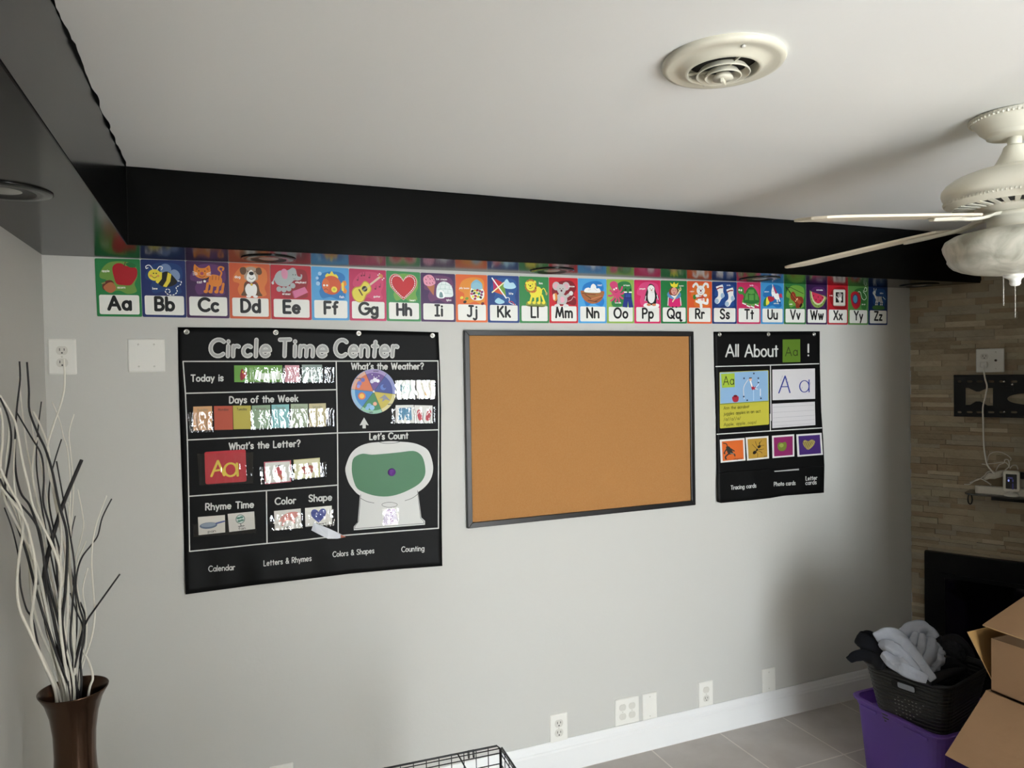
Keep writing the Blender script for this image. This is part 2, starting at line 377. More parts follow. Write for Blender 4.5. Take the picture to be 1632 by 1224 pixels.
while z < ZC-0.004:
    h = min(rs.choice((.017, .02, .024, .028, .033)), ZC-z); s = -rs.uniform(0, .12)
    while s < SL:
        l = rs.uniform(.06, .24); a, b = max(s, 0.0), min(s+l, SL)
        if b-a > .004:
            d = rs.uniform(.0, .011) if rs.random() > .08 else .016
            mb.box(a+.0004, b-.0004, -.025, d, z+.0004, z+h-.0004, rs.choice(STONE[:3]*3+STONE[3:]+[STONE[4], STONE[5]]), T=lambda p: SP(p.x, p.z, p.y))
        s += l
    z += h
struct(mb, 'wall_right')

# L-shaped black soffit along the back and left walls
pl = [(0, 0), (XR, 0), (XR+YS*0.5555, -YS), (XS, -YS), (XS, ROOM_Y), (0, ROOM_Y)]
mb = MB(); mb.loops([[Vector((x, y, ZS)) for x, y in pl], [Vector((x, y, ZC)) for x, y in pl]], M_black, False); struct(mb, 'trim_1', bevel=0.003)
# ragged black paint line where the soffit meets the ceiling
mb = MB(); rs2 = random.Random(11)
for a_, b_, w_ in (((XS, -2.9), (XS, -YS), .007), ((XS, -YS), (XR+YS*.5555, -YS), .003)):
    n_ = int(math.hypot(b_[0]-a_[0], b_[1]-a_[1])/.02); nx_, ny_ = (1, 0) if a_[0] == b_[0] else (0, -1); top = []
    for i in range(n_+1):
        t_ = i/n_; x, y = a_[0]+(b_[0]-a_[0])*t_, a_[1]+(b_[1]-a_[1])*t_; w2 = max(.0006, w_*(.45+.9*noise.noise(Vector((x*14, y*14, 2)))+.5*rs2.random()*(.3+.7*abs(noise.noise(Vector((x*3, y*3, 5)))))))
        top.append((Vector((x-nx_*.001, y-ny_*.001, ZC-.0008)), Vector((x+nx_*w2, y+ny_*w2, ZC-.0008))))
    mb.add([p for q in top for p in q], [(2*i, 2*i+1, 2*i+3, 2*i+2) for i in range(n_)], M_black)
struct(mb, 'trim_2')
# baseboard with an ogee top
pr = [(0, 0), (.016, 0), (.016, .088), (.013, .094), (.013, .100), (.009, .108), (.006, .122), (.003, .128), (0, .128)]
mb = MB(); mb.loops([[Vector((x, -d-0.0005, z)) for d, z in pr] for x in (0.0, XR-.01)], M_white, False); struct(mb, 'baseboard_back')

# ------------------------------------------------------------------ recessed lights in the soffit
M_ring = mat('downlight_ring', '161615', 0.2, spec=0.3); M_lens = mat('downlight_lens', '8a8983', 0.3)
for (x, y, lab) in ((0.105, -0.89, 'black recessed light in the soffit over the left wall'),
                    (0.668, -0.122, 'black recessed light in the soffit above the Dd and Ee alphabet cards'),
                    (1.715, -0.11, 'black recessed light in the soffit above the Ll alphabet card'),
                    (2.722, -0.118, 'black recessed light in the soffit above the Tt alphabet card'),
                    (3.70, -0.125, 'black recessed light in the soffit beside the stone wall')):
    t = root('recessed_light', (x, y, ZS), lab, 'ceiling light', 'recessed lights in the black soffit')
    mb = MB(); mb.lathe([(.086, 0), (.087, -.002), (.084, -.004), (.058, -.0055), (.055, -.004), (.055, 0)], (x, y, ZS), M_ring, 40, caps=(False, False)); mb.build('trim_ring', t)
    mb = MB(); mb.lathe([(.056, -.005), (.05, -.003), (.04, -.0012), (.0, -.0008)], (x, y, ZS), M_blackmetal, 32, caps=(False, False)); mb.build('baffle', t)
    mb = MB(); mb.lathe([(.032, -.001), (.026, -.003), (.014, -.0045), (0, -.005)], (x, y, ZS), M_lens, 28, caps=(False, True)); mb.build('bulb_face', t)

# ------------------------------------------------------------------ round ceiling vent
vc = Vector((1.4537, -1.4677, ZC)); M_vent = mat('vent_enamel', 'cdc9b8', 0.4, bump=(30, .05)); M_duct = mat('dark_duct', '17150f', 0.8)
t = root('ceiling_vent', vc, 'round white metal air vent with concentric rings in the ceiling', 'air vent')
mb = MB(); mb.lathe([(.119, 0), (.121, -.006), (.117, -.012), (.108, -.014), (.098, -.011), (.086, -.014), (.076, -.021), (.071, -.024), (.068, -.022), (.068, -.0005)], vc, M_vent, 56, caps=(False, False)); mb.build('outer_flange', t)
mb = MB(); mb.lathe([(.068, -.0008), (0, -.0008)], vc, M_duct, 40, caps=(False, False)); mb.build('duct_opening', t)
for r, z0, z1 in ((.053, -.017, -.029), (.036, -.021, -.034)):
    mb = MB(); mb.lathe([(r-.008, z0), (r-.0005, z1+.002), (r, z1), (r-.002, z1-.0006), (r-.010, z0+.0006)], vc, M_vent, 44, caps=(False, False)); mb.build('diffuser_ring', t)
mb = MB(); mb.lathe([(.010, -.022), (.019, -.034), (.020, -.038), (.008, -.039), (0, -.039)], vc, M_vent, 30); mb.build('centre_cone', t)
mb = MB(); mb.box(-.012, .012, -.003, .003, -.047, -.037, M_vent, T=lambda p: vc+Matrix.Rotation(R(40), 3, 'Z') @ p); mb.build('damper_lever', t, bevel=.001)
mb = MB()
for a in (20, 140, 260):
    mb.box(.018, .070, -.0018, .0018, -.022, -.018, M_vent, T=lambda p, a=a: vc+Matrix.Rotation(R(a), 3, 'Z') @ p)
mb.build('spokes', t)
for a in (75, 255):
    mb = MB(); c = vc+Vector((.093*math.cos(R(a)), .093*math.sin(R(a)), -.012)); mb.lathe([(.005, 0), (.0045, -.0025), (.002, -.004), (0, -.004)], c, M_recep, 12); mb.build('screw', t)

# ------------------------------------------------------------------ alphabet cards
TOPX = [150.3,223.3,295.5,364.3,430.4,495.7,556,615.3,670,725.6,776.6,827.2,874.7,921,966.7,1010.6,1053,1095,1134.8,1174.4,1212.5,1249.4,1284.8,1318.75,1351.9,1384.2,1415]
def interp(x, tab):
    for (x0, y0), (x1, y1) in zip(tab, tab[1:]):
        if x <= x1: return y0+(y1-y0)*(x-x0)/(x1-x0)
    return tab[-1][1]
TY = [(150, 411.6), (223, 413.2), (295, 415.4), (364, 418.2), (430, 421.4), (496, 424.3), (556, 427.7), (615, 431.1), (670, 434.3), (726, 437), (827, 440.2), (967, 445), (1095, 447.8), (1250, 451.3), (1352, 454.4), (1415, 457.3)]
BY = [(150, 504.2), (226, 505), (297, 506.2), (432, 508.6), (496, 510), (557, 510.6), (726, 513.2), (829, 514.7), (1095, 515.6), (1250, 516.5), (1415, 518)]
SH = [(150, 4.2), (224, 3.6), (295, 2.2), (430, 1.8), (560, 1.2), (830, 1.0), (1095, .2), (1420, -.4)]
W_, K_ = 'f4f3ee', '141414'
def blob(a, c): a.B(c, [(12,30),(30,10),(60,6),(88,14),(93,40),(86,60),(90,78),(70,84),(50,76),(28,82),(20,66),(24,52),(10,46)])
def cap(a, t, x, y, h=5): a.T(W_, t, x, y, h, .2, gap=.28)
def c_A(a):
    blob(a, '6b9440'); a.B('a61420', [(38,22),(46,12),(58,11),(68,17),(80,17),(92,24),(92,40),(84,55),(76,63),(60,63),(46,60),(40,42)])
    a.B('1f6b35', [(68,12),(78,8),(90,14),(88,20),(76,20)]); a.S('5a3a20', [(64,18),(67,8)], 2)
    a.B('5f2a1c', [(14,66),(22,54),(34,52),(40,60),(28,66),(18,76)]); a.B('b06a42', [(17,68),(28,58),(38,58),(44,70),(40,78),(32,82),(22,78)]); a.S('8a8a50', [(14,60),(20,58)], 3)
    cap(a, 'apple', 23, 32); cap(a, 'acorn', 56, 71)
def c_B(a):
    blob(a, '14386f'); a.E('6f86b0', 55, 22, 13, 13); a.E('7f94b8', 76, 36, 11, 14, -20)
    a.B('141410', [(36,50),(44,34),(60,28),(76,44),(80,54),(70,62),(52,66),(40,60)])
    a.P('e2cf3e', [(40,30),(47,29),(46,46),(37,58),(32,54)]); a.P('e2cf3e', [(60,30),(68,34),(65,52),(56,66),(48,64),(56,50)])
    a.E('e2cf3e', 30, 37, 14.5, 14); a.S(K_, [(24,40),(30,44),(37,39)], 1.3, True); a.E(K_, 28, 33, 1.6); a.E(K_, 34, 33, 1.6)
    a.E('d79a4a', 22, 39, 3); a.E('d79a4a', 38, 39, 3)
    a.S(W_, [(27,24),(20,14),(12,16),(12,22),(16,20)], 2, True); a.S(W_, [(36,24),(42,16),(48,18),(46,24)], 2, True)
    a.D(W_, [(82,50),(90,52),(87,60),(78,66),(80,76),(72,84),(60,84),(53,76),(58,70),(64,74),(62,79)], 2.2, 4, 3); cap(a, 'bee', 30, 72)
def c_C(a):
    blob(a, '5a2f63'); o = 'd9812e'; d = 'b8611f'
    a.B(o, [(56,34),(70,32),(82,38),(84,50),(78,60),(60,60),(52,52)]); a.S(o, [(80,36),(83,26),(76,18),(80,12),(88,14),(86,20)], 4, True)
    for x in (47, 58, 72, 84): a.S(o, [(x+3,54),(x,72)], 6); a.E(o, x-2, 74, 5, 4)
    a.B(o, [(20,8),(30,16),(44,16),(55,10),(57,30),(50,40),(34,42),(22,36),(18,24)]); a.P(d, [(23,14),(29,18),(24,24)]); a.P(d, [(52,14),(47,18),(53,24)])
    for x in (62, 70, 77): a.S(d, [(x,36),(x-1,44)], 2.5)
    a.E('a2485c', 37, 30, 4); a.E(K_, 30, 24, 1.4); a.E(K_, 44, 24, 1.4); a.S('7a2c20', [(30,36),(37,39),(44,36)], 1.4, True)
    for s in (-1, 1):
        for k in (-3, 1, 5): a.S(W_, [(37+s*11,31+k*.5),(37+s*21,29+k)], 1)
    a.S(K_, [(38,46),(46,44),(52,40)], 3); a.E(W_, 43, 49, 3); cap(a, 'cat', 31, 54, 6)
def c_D(a):
    blob(a, 'd3763a'); b = '5f4128'
    a.B(b, [(36,52),(44,44),(62,44),(70,52),(74,70),(80,80),(70,82),(36,82),(28,80),(34,68)]); a.B(W_, [(42,54),(52,48),(64,54),(67,66),(62,80),(44,80),(38,66)])
    a.B('b09a85', [(38,14),(54,8),(68,14),(70,30),(66,42),(40,42),(36,28)]); a.B(W_, [(47,22),(54,16),(60,24),(65,36),(60,44),(54,47),(44,44),(42,34)])
    a.B(b, [(28,12),(38,10),(42,18),(38,28),(30,28),(26,20)]); a.B(b, [(66,12),(76,10),(80,22),(74,28),(66,24)])
    a.E(K_, 54, 25, 6, 4.6); a.S('6a5a50', [(48,36),(54,40),(60,36)], 1.4, True); a.E(K_, 45, 20, 1.4); a.E(K_, 63, 20, 1.4)
    a.S('7a1f1c', [(42,48),(54,51),(66,48)], 3, True); a.E('d8b72e', 54, 53, 3); a.E(W_, 46, 83, 6, 3.4); a.E(W_, 63, 83, 6, 3.4); cap(a, 'dog', 20, 38, 6)
def c_E(a):
    a.B('8c1c26', [(20,20),(50,10),(85,12),(92,40),(88,60),(90,80),(60,84),(30,80),(24,50)]); g = 'aab0b0'
    a.B(g, [(10,30),(20,16),(34,14),(44,12),(54,6),(62,10),(66,26),(74,28),(74,22),(78,24),(76,34),(68,38),(58,38),(50,46),(40,54),(24,54),(12,46)])
    for x, y in ((20,62),(32,63),(44,60),(54,52)): a.E(g, x, y, 6.5, 7)
    a.B('d28ea6', [(28,12),(36,10),(42,18),(40,34),(30,34),(26,22)]); a.S(g, [(10,34),(5,46)], 3); a.E('cfcfca', 5, 47, 3, 4)
    a.E(K_, 55, 24, 1.3); a.E(K_, 61, 24, 1.3); a.S('6a6a6a', [(56,34),(61,35)], 1.2)
    a.P('cf6f93', [(54,66),(84,54),(92,68),(60,84)]); a.P('b95b80', [(54,66),(60,84),(57,84),(52,68)]); cap(a, 'elephant', 74, 45, 5); cap(a, 'eraser', 38, 76, 5)
def c_F(a):
    a.B('2674b4', [(15,40),(20,22),(45,12),(75,12),(90,24),(84,44),(90,60),(88,82),(70,84),(50,78),(28,82),(20,66),(24,52)]); o = 'c9562c'
    a.B('ecd84a', [(38,26),(42,16),(48,18),(54,10),(60,18),(66,18),(70,28)])
    a.P('e08a3a', [(78,44),(84,34),(92,34),(94,44),(88,50),(95,60),(92,68),(84,66)]); a.P('ecd84a', [(80,40),(86,38),(86,62),(80,60)])
    a.E(o, 53, 47, 26, 25); a.B('d46a35', [(30,36),(38,30),(47,40),(46,58),(38,68),(30,58)]); a.E('ecd84a', 60, 58, 8, 8); a.E('b8bf3a', 60, 58, 3.5)
    a.E(W_, 33, 48, 2.8); a.E(W_, 41, 48, 2.8); a.S('8a2c14', [(33,59),(38,57),(43,60)], 1.8, True)
    for x, y, r in ((22,18,5),(15,30,4),(17,44,5.5)): a.E('a8cbe4', x, y, r)
    cap(a, 'fish', 80, 80, 6)
def c_G(a):
    blob(a, 'c83f68'); y = 'dfd04c'
    a.S('e8c9b0', [(50,46),(84,18)], 5); a.B('c9844a', [(80,16),(86,10),(92,16),(88,22)])
    for q in ((82,10),(78,14),(90,26),(94,22)): a.E(W_, *q, 1.6)
    a.B('b99a30', [(6,62),(14,50),(28,46),(40,32),(52,36),(60,50),(56,62),(46,70),(38,86),(24,90),(10,80)]); a.B(y, [(8,63),(16,52),(30,48),(40,35),(51,38),(57,50),(54,60),(44,68),(36,84),(24,88),(12,79)])
    a.E(K_, 41, 53, 7.5); a.S('6a4a20', [(26,56),(34,70)], 4)
    for k in (-1.2, 0, 1.2): a.S('c8c0a0', [(36+k,58+k),(86+k,18+k)], .6)
    for x, q in ((22,30),(33,18),(40,17),(54,22),(70,52),(82,46)): a.E('6a1230', x, q, 2.6, 2.2); a.S('6a1230', [(x+2,q),(x+2,q-9)], 1.2)
    cap(a, 'guitar', 74, 75, 5)
HEART = [(50,24),(60,13),(74,11),(86,18),(90,32),(84,48),(70,62),(50,78),(30,62),(16,48),(10,32),(14,18),(26,11),(40,13)]
def heart(a, c, k, cx=50, cy=43): a.P(c, [((x-50)*k+cx, (y-43)*k+cy) for x, y in HEART_S])
HEART_S = [(50,26)]+[(p.x, p.y) for p in smooth_open([(50,26),(58,15),(70,10),(82,13),(89,24),(88,38),(80,52),(66,66),(50,80)], 5)][1:]+[(p.x, p.y) for p in smooth_open([(50,80),(34,66),(20,52),(12,38),(11,24),(18,13),(30,10),(42,15),(50,26)], 5)][1:-1]
def c_H(a):
    blob(a, '6fa046'); heart(a, 'd9b0a0', 1.04, 49, 42); heart(a, 'b51f2c', .98, 49, 42)
    a.D(W_, [((x-50)*.88+49, (y-43)*.88+42) for x, y in HEART_S[::3]+[HEART_S[0]]], 2.2, 3.4, 2.4); heart(a, 'bf2229', .80, 49, 42); cap(a, 'heart', 76, 82, 5)
def c_I(a):
    blob(a, '64325f'); a.P('b06a42', [(16,36),(40,34),(36,64)]); a.P('b06a42', [(20,36),(38,36),(37,62)])
    a.B('e59ab0', [(8,26),(8,14),(18,6),(30,6),(38,14),(42,28),(36,34),(24,38),(12,34)])
    for x, q in ((14,18),(20,10),(26,16),(32,14),(16,28),(25,28),(33,27),(37,20)): a.S('6e2438', [(x,q),(x+1.5,q+2.5)], 1.8)
    a.B('e6efec', [(44,52),(48,34),(60,24),(74,24),(88,34),(93,52),(90,66),(62,68),(60,70),(46,68)], 8)
    for q in (34, 46, 58): a.S('a9c2bd', [(48,q),(68,q-2),(90,q)], 1, True)
    for x, q in ((60,28),(72,28),(56,40),(70,40),(82,40),(64,52),(78,52)): a.S('a9c2bd', [(x,q-4),(x,q+5)], 1)
    a.B('f8faf8', [(48,70),(49,54),(57,48),(66,54),(67,70)]); a.B('6f8f92', [(53,68),(54,56),(58,53),(62,58),(63,68)]); cap(a, 'ice cream', 60, 19, 5); cap(a, 'igloo', 80, 78, 5)
def c_J(a):
    a.B('dd8a2c', [(10,40),(22,18),(50,8),(80,10),(90,24),(88,50),(92,74),(80,86),(60,78),(40,84),(24,78),(26,56),(12,48)])
    a.B('7fb2c8', [(48,30),(54,20),(66,14),(78,20),(84,28),(82,42),(52,44)]); a.B('eef2e6', [(46,48),(50,38),(66,36),(82,38),(90,50),(88,66),(78,74),(56,74),(46,64)]); a.B('8cbccc', [(50,40),(52,28),(66,22),(80,28),(84,40),(66,44)])
    for i, (x, q) in enumerate(((52,48),(60,46),(68,45),(76,47),(83,50),(50,56),(58,54),(66,53),(73,55),(81,58),(54,64),(62,62),(70,64),(78,66),(60,70))): a.E(('141010','d8c83a','a31f3a','a85a48','7a2f6a','c23b68','141010','d8c83a','3a8a5a','8a3f6a','e8dc50','a31f3a','d8c83a','301018','a31f3a')[i], x, q, 4.6, 3.4, (i*47) % 90-45)
    for c, x, q in (('e8d848',18,68),('6f9a30',34,70),('231010',28,80),('6a1420',84,84)): a.E(c, x, q, 5.4, 4, -20)
    cap(a, 'jelly beans', 26, 42, 4.6)
def c_K(a):
    blob(a, '1d4f8c'); a.P('c2262c', [(24,10),(46,20),(34,36),(22,28)]); a.P('b8265a', [(17,16),(24,10),(34,36),(18,48)]); a.P('6f9a35', [(52,22),(58,60),(34,36)]); a.P('cf5426', [(18,48),(34,36),(58,60)])
    a.S(W_, [(14,8),(58,66)], 3.6); a.S('f0e8b0', [(14,50),(52,20)], 3.6); a.B('b5dbe8', [(50,32),(54,16),(62,10),(70,20),(82,20),(90,32),(80,38),(60,38)])
    a.B('a5d0e0', [(22,78),(26,70),(34,66),(42,70),(50,74),(52,80),(36,84)]); a.S(W_, [(58,64),(68,66),(68,78),(80,84),(88,84)], 1.8, True); a.S('c2404a', [(66,78),(76,76),(86,86)], 2.4, True); cap(a, 'kite', 74, 55, 6)
def c_L(a):
    a.B('7f8c3c', [(22,80),(30,74),(60,76),(86,74),(92,82),(84,90),(40,90),(24,88)]); y = 'e8dc42'
    a.S(y, [(70,46),(82,34),(90,46)], 2.6, True); a.E('b8a060', 92, 50, 3.4, 5); a.B(y, [(34,46),(48,32),(66,30),(76,40),(74,54),(60,62),(44,62)])
    for x0, x1 in ((42,36),(53,52),(67,68),(76,84)): a.S(y, [(x0,56),(x1,76)], 6.5); a.E(y, x1-3, 78, 6, 4.5)
    for k in range(14): a.E('a8742c', 38+17*math.cos(k*.449), 28+17*math.sin(k*.449), 4)
    a.E(y, 38, 28, 16, 15); a.E(y, 24, 20, 4); a.E(y, 52, 16, 4); a.E(K_, 36, 28, 3, 2.4); a.E(K_, 30, 25, 1.4); a.E(K_, 43, 23, 1.4); a.S('6a5a1a', [(32,35),(38,36),(44,32)], 1.3, True); a.E('8a4a20', 54, 34, 3); a.S('c85a28', [(40,46),(50,46),(56,40)], 3, True); cap(a, 'lion', 72, 22, 6)
def c_M(a):
    a.B('7d1420', [(10,50),(16,24),(44,10),(78,10),(94,30),(86,50),(94,70),(88,84),(60,80),(30,84)]); g = 'bdbab6'
    a.S('d7a0a0', [(64,72),(76,68),(84,58),(90,60)], 2, True)
    for s in (-1, 1): a.S(g, [(42+s*10,72),(42+s*12,84)], 9); a.E('d8d5d0', 42+s*15, 86, 10, 5)
    a.S(g, [(56,60),(74,48)], 9); a.E('e0dcd6', 76, 47, 7); a.S(g, [(34,54),(22,62)], 8); a.B('d8883a', [(14,52),(24,48),(28,62),(22,72),(14,68)]); a.B('f0e0c8', [(12,54),(18,50),(20,66),(14,68)])
    a.B(g, [(30,56),(42,50),(58,56),(62,70),(54,80),(34,80),(28,70)]); a.B('e2a8b8', [(38,62),(44,58),(52,64),(50,74),(40,76)])
    for s in (-1, 1): a.E(g, 41+s*17, 26, 13); a.E('d9a4b0', 41+s*18, 26, 8.5)
    a.B(g, [(26,28),(40,20),(56,28),(56,42),(46,54),(38,54),(28,42)]); a.E('5a2030', 42, 40, 3.4); a.E(K_, 37, 34, 1.5); a.E(K_, 47, 34, 1.5); cap(a, 'mouse', 78, 28, 5)
def c_N(a):
    a.B('1f78c2', [(14,42),(20,20),(50,8),(80,10),(90,28),(84,50),(92,70),(84,86),(66,82),(50,76),(30,86),(22,74)])
    a.B('a8643a', [(8,40),(20,38),(80,38),(92,40),(88,56),(74,72),(50,78),(28,72),(14,58)])
    for i, q in enumerate(((14,46,60,50),(30,56,70,52),(24,50,44,62),(46,64,80,54),(60,70,84,58),(20,44,86,46),(34,68,66,72))): a.S(('6a3a1e','8a7a3c','5a3018','c88a58')[i % 4], [(q[0],q[1]),(q[2],q[3])], 2.2)
    a.B(W_, [(22,42),(24,32),(36,28),(42,30),(46,20),(54,16),(62,22),(64,30),(74,30),(78,42),(50,44)]); a.S('b8c0c8', [(34,36),(44,34)], 1); a.S('b8c0c8', [(56,30),(66,38)], 1); cap(a, 'nest', 76, 22, 6)
def c_O(a):
    a.B('2a7a3f', [(34,20),(56,6),(84,10),(92,34),(84,52),(70,60),(66,78),(40,88),(20,84),(18,66),(40,50)]); p = 'cf4374'
    for q in (((24,46),(12,34)),((24,48),(6,52)),((28,52),(14,68)),((34,54),(30,70)),((40,54),(44,70)),((44,50),(58,60)),((46,46),(62,40)),((42,42),(56,24))): a.S(p, [q[0], ((q[0][0]+q[1][0])/2+2, (q[0][1]+q[1][1])/2+2), q[1]], 6, True)
    a.B(p, [(10,18),(16,8),(28,6),(38,12),(40,24),(46,40),(42,52),(30,54),(22,46),(20,34)]); a.E(W_, 26, 32, 3); a.E(W_, 34, 28, 3); a.S('7a1f40', [(28,40),(33,41),(38,38)], 1.6, True)
    for x in (68, 86): a.E('143f1f', x, 32, 3.5, 4); a.S(W_, [(x-4,40),(x+4,40)], 4)
    n = '20307c'; a.P(n, [(64,42),(90,42),(91,58),(97,88),(80,89),(77,68),(74,89),(56,87),(62,60)]); a.P('2f4c96', [(68,46),(86,46),(86,56),(68,56)]); a.S('101c50', [(63,58),(91,58)], 1.4); cap(a, 'octopus', 72, 20, 4.6); cap(a, 'overalls', 40, 76, 4.6)
def c_P(a):
    blob(a, 'd9487c'); a.B(W_, [(34,84),(38,76),(50,74),(90,76),(94,84),(84,88),(66,92),(48,88)])
    a.B(K_, [(38,58),(46,34),(54,16),(64,12),(76,20),(82,38),(92,54),(92,66),(84,58),(82,74),(70,80),(54,78),(46,66),(40,68)]); a.B(W_, [(50,26),(56,18),(66,16),(76,24),(76,36),(78,52),(74,68),(64,74),(54,68),(50,54),(52,38)])
    a.S('d9d5d0', [(64,38),(76,38)], 1.4); a.S('e8e8e8', [(43,52),(40,66)], 3); a.S('e8e8e8', [(86,48),(90,62)], 3); a.P('b07a5a', [(61,30),(69,30),(65,36)]); a.E(K_, 60, 27, 1.2); a.E(K_, 70, 27, 1.2); a.E('d9845a', 54, 79, 8, 4); a.E('d9845a', 74, 79, 8, 4); cap(a, 'penguin', 30, 30, 4.6)
def c_Q(a):
    a.B('9a1f4a', [(30,54),(50,48),(72,54),(78,82),(28,82)]); a.B('d8246e', [(32,62),(50,56),(70,60),(74,82),(50,86),(30,82)]); a.S(W_, [(28,54),(26,80)], 3); a.S(W_, [(74,54),(77,80)], 3)
    a.B('5a8fc0', [(24,42),(36,34),(50,44),(66,36),(76,42),(72,54),(50,60),(28,54)]); a.B(W_, [(34,40),(50,50),(64,42),(60,50),(50,56),(38,48)]); a.B('8a3f28', [(32,30),(48,20),(66,30),(66,46),(34,46)]); a.E('e0a090', 50, 34, 12, 12); a.E('c04a5a', 50, 40, 3, 2); a.E(K_, 46, 32, 1.2); a.E(K_, 54, 32, 1.2)
    a.P('e8dc3a', [(38,18),(34,6),(44,12),(50,4),(56,12),(67,6),(62,20),(50,23)]); a.S('f0e6c0', [(44,68),(72,32)], 4); a.P('f0e6a0', [(66,28),(76,20),(78,30),(72,34)]); a.E(K_, 72, 27, 2.4); a.E(K_, 44, 86, 4, 2.4); a.E(K_, 58, 86, 4, 2.4); cap(a, 'queen', 78, 18, 4.6)
def c_R(a):
    a.B('d9702a', [(14,44),(30,14),(60,8),(88,14),(92,40),(84,60),(90,80),(60,84),(30,82),(26,56)])
    a.S(W_, [(44,18),(36,8),(26,14),(24,18)], 8, True); a.S(W_, [(64,18),(72,8),(82,10),(84,18)], 8, True); a.E('3a7a2c', 29, 52, 7, 8); a.S(W_, [(48,70),(36,66)], 8); a.S(W_, [(66,70),(80,72),(82,60)], 9, True); a.S(W_, [(54,70),(56,84)], 11)
    a.B(W_, [(42,56),(54,48),(68,56),(68,70),(56,74),(44,68)]); a.P('c2442c', [(38,54),(62,48),(80,50),(64,56),(40,58)]); a.E('e8a8a8', 60, 60, 6, 4); a.E(W_, 40, 48, 8, 5); a.E(W_, 72, 46, 8, 5); a.E(W_, 54, 30, 17, 16); a.E('7a2430', 54, 31, 3.6); a.E(K_, 48, 26, 1.4); a.E(K_, 60, 26, 1.4); a.S('6a5050', [(48,37),(54,40),(60,37)], 1.2, True); cap(a, 'rabbit', 18, 36, 4.6)
def c_S(a):
    blob(a, '1f4788')
    for dx, dy in ((0, 0), (42, 9)):
        P = [(18,20),(46,12),(48,36),(54,52),(40,62),(30,76),(18,80),(10,72),(12,62),(24,52),(24,36)]
        P = [(x*.9+dx+1, y*.92+dy) for x, y in P]; a.P(W_, smooth_closed(P, 3)); a.S('8a1f28', [(18*.9+dx+2,27*.92+dy),(32*.9+dx,22*.92+dy),(46*.9+dx,21*.92+dy)], 4, True); a.S(W_, [(18*.9+dx+1,20*.92+dy),(45*.9+dx,13*.92+dy)], 5)
        a.E('a9c0d4', 45*.9+dx, 50*.92+dy, 7, 9); a.E('a9c0d4', 19*.9+dx, 70*.92+dy, 8.5, 8.5)
    cap(a, 'socks', 66, 13, 4.6)
def c_T(a):
    a.B('cf3f74', [(40,24),(60,8),(88,14),(94,40),(90,64),(60,60),(44,44)]); g = '3f8a3a'
    for x, q in ((30,68),(48,76),(66,78),(84,72)): a.E('6a9a48', x, q-4, 9, 8); a.S(W_, [(x-7,q+2),(x+6,q+6)], 4)
    a.S(g, [(22,34),(34,46)], 9); a.E(g, 15, 28, 13, 13); a.E(W_, 8, 26, 3.2); a.E(W_, 17, 27, 3.6)
    a.B('2c6f2e', [(26,62),(32,42),(44,22),(60,15),(76,22),(88,40),(94,62),(60,70)]); a.P('5a9a48', [(48,24),(70,24),(74,36),(60,40),(44,36)]); a.P('5a9a48', [(34,42),(44,32),(46,58),(32,60)]); a.P('5a9a48', [(50,42),(70,42),(70,60),(50,60)]); a.P('5a9a48', [(76,34),(88,44),(90,60),(76,58)]); a.S('1f6a34', [(28,64),(60,70),(92,64)], 5, True); cap(a, 'turtle', 60, 12, 4.6)
def c_U(a):
    blob(a, '1f6aa8'); a.B(W_, [(46,26),(50,14),(56,16),(62,26),(64,34),(76,36),(80,50),(74,56),(62,54),(54,44),(46,38)]); a.S(W_, [(51,16),(50,6)], 2.4); a.B('a83060', [(52,8),(60,16),(70,32),(64,36),(56,22)]); a.B('c0304a', [(78,40),(90,36),(94,52),(88,48),(82,50)])
    a.S(W_, [(48,36),(50,44)], 4.5); a.S(W_, [(70,52),(72,64)], 5); a.S(W_, [(78,52),(82,62)], 5); a.E(K_, 72, 67, 3, 2); a.E(K_, 83, 65, 3, 2); a.E(K_, 52, 28, 1.4)
    a.B('2a7a3a', [(10,78),(12,60),(24,50),(26,76)]); a.B('e8dc4a', [(22,76),(22,56),(28,48),(36,68)]); a.B('b02636', [(28,48),(44,46),(58,52),(54,60),(36,64)]); cap(a, 'unicorn', 24, 32, 4.4); cap(a, 'umbrella', 66, 71, 4.4)
def c_V(a):
    blob(a, '6a9a3c'); a.S('1c1a10', [(8,16),(30,14),(88,34)], 1.6); a.S('241a12', [(10,14),(36,40)], 3); a.S('141410', [(8,12),(12,26)], 3)
    b = '86341f'; a.B(b, [(28,40),(38,28),(50,34),(54,44),(66,44),(82,46),(88,60),(80,74),(66,84),(54,82),(52,70),(44,62),(32,54)]); a.B('a5502f', [(34,42),(42,36),(48,46),(76,60),(70,70),(50,56)]); a.S('e0b890', [(52,60),(60,52)], 5); a.S('201008', [(22,28),(56,60)], 2.4); a.P('201008', [(68,78),(78,66),(84,72),(74,84)]); cap(a, 'violin', 30, 73, 4.6)
def c_W(a):
    a.B('4a2258', [(14,40),(30,14),(60,8),(88,16),(94,44),(84,70),(88,82),(50,80),(24,82)]); a.B('7f9a48', [(16,20),(24,26),(92,42),(90,58),(78,74),(56,82),(34,76),(20,56)]); a.B('c5d0a0', [(22,26),(30,30),(86,42),(82,58),(70,68),(54,72),(38,66),(26,50)]); a.B('c53352', [(26,28),(40,30),(82,42),(78,54),(66,64),(54,66),(40,60),(30,46)])
    for q in ((34,40),(56,44),(76,46),(46,54),(66,56)): a.E('2a0f14', *q, 1.8, 3)
    for q in ((24,52),(32,66),(44,74),(58,78),(72,72),(84,62)): a.S('3f6a2a', [q, (q[0]*.9+5, q[1]*.93+3)], 2.4)
    a.T(W_, 'watermelon', 62, 22, 4.4, .22)
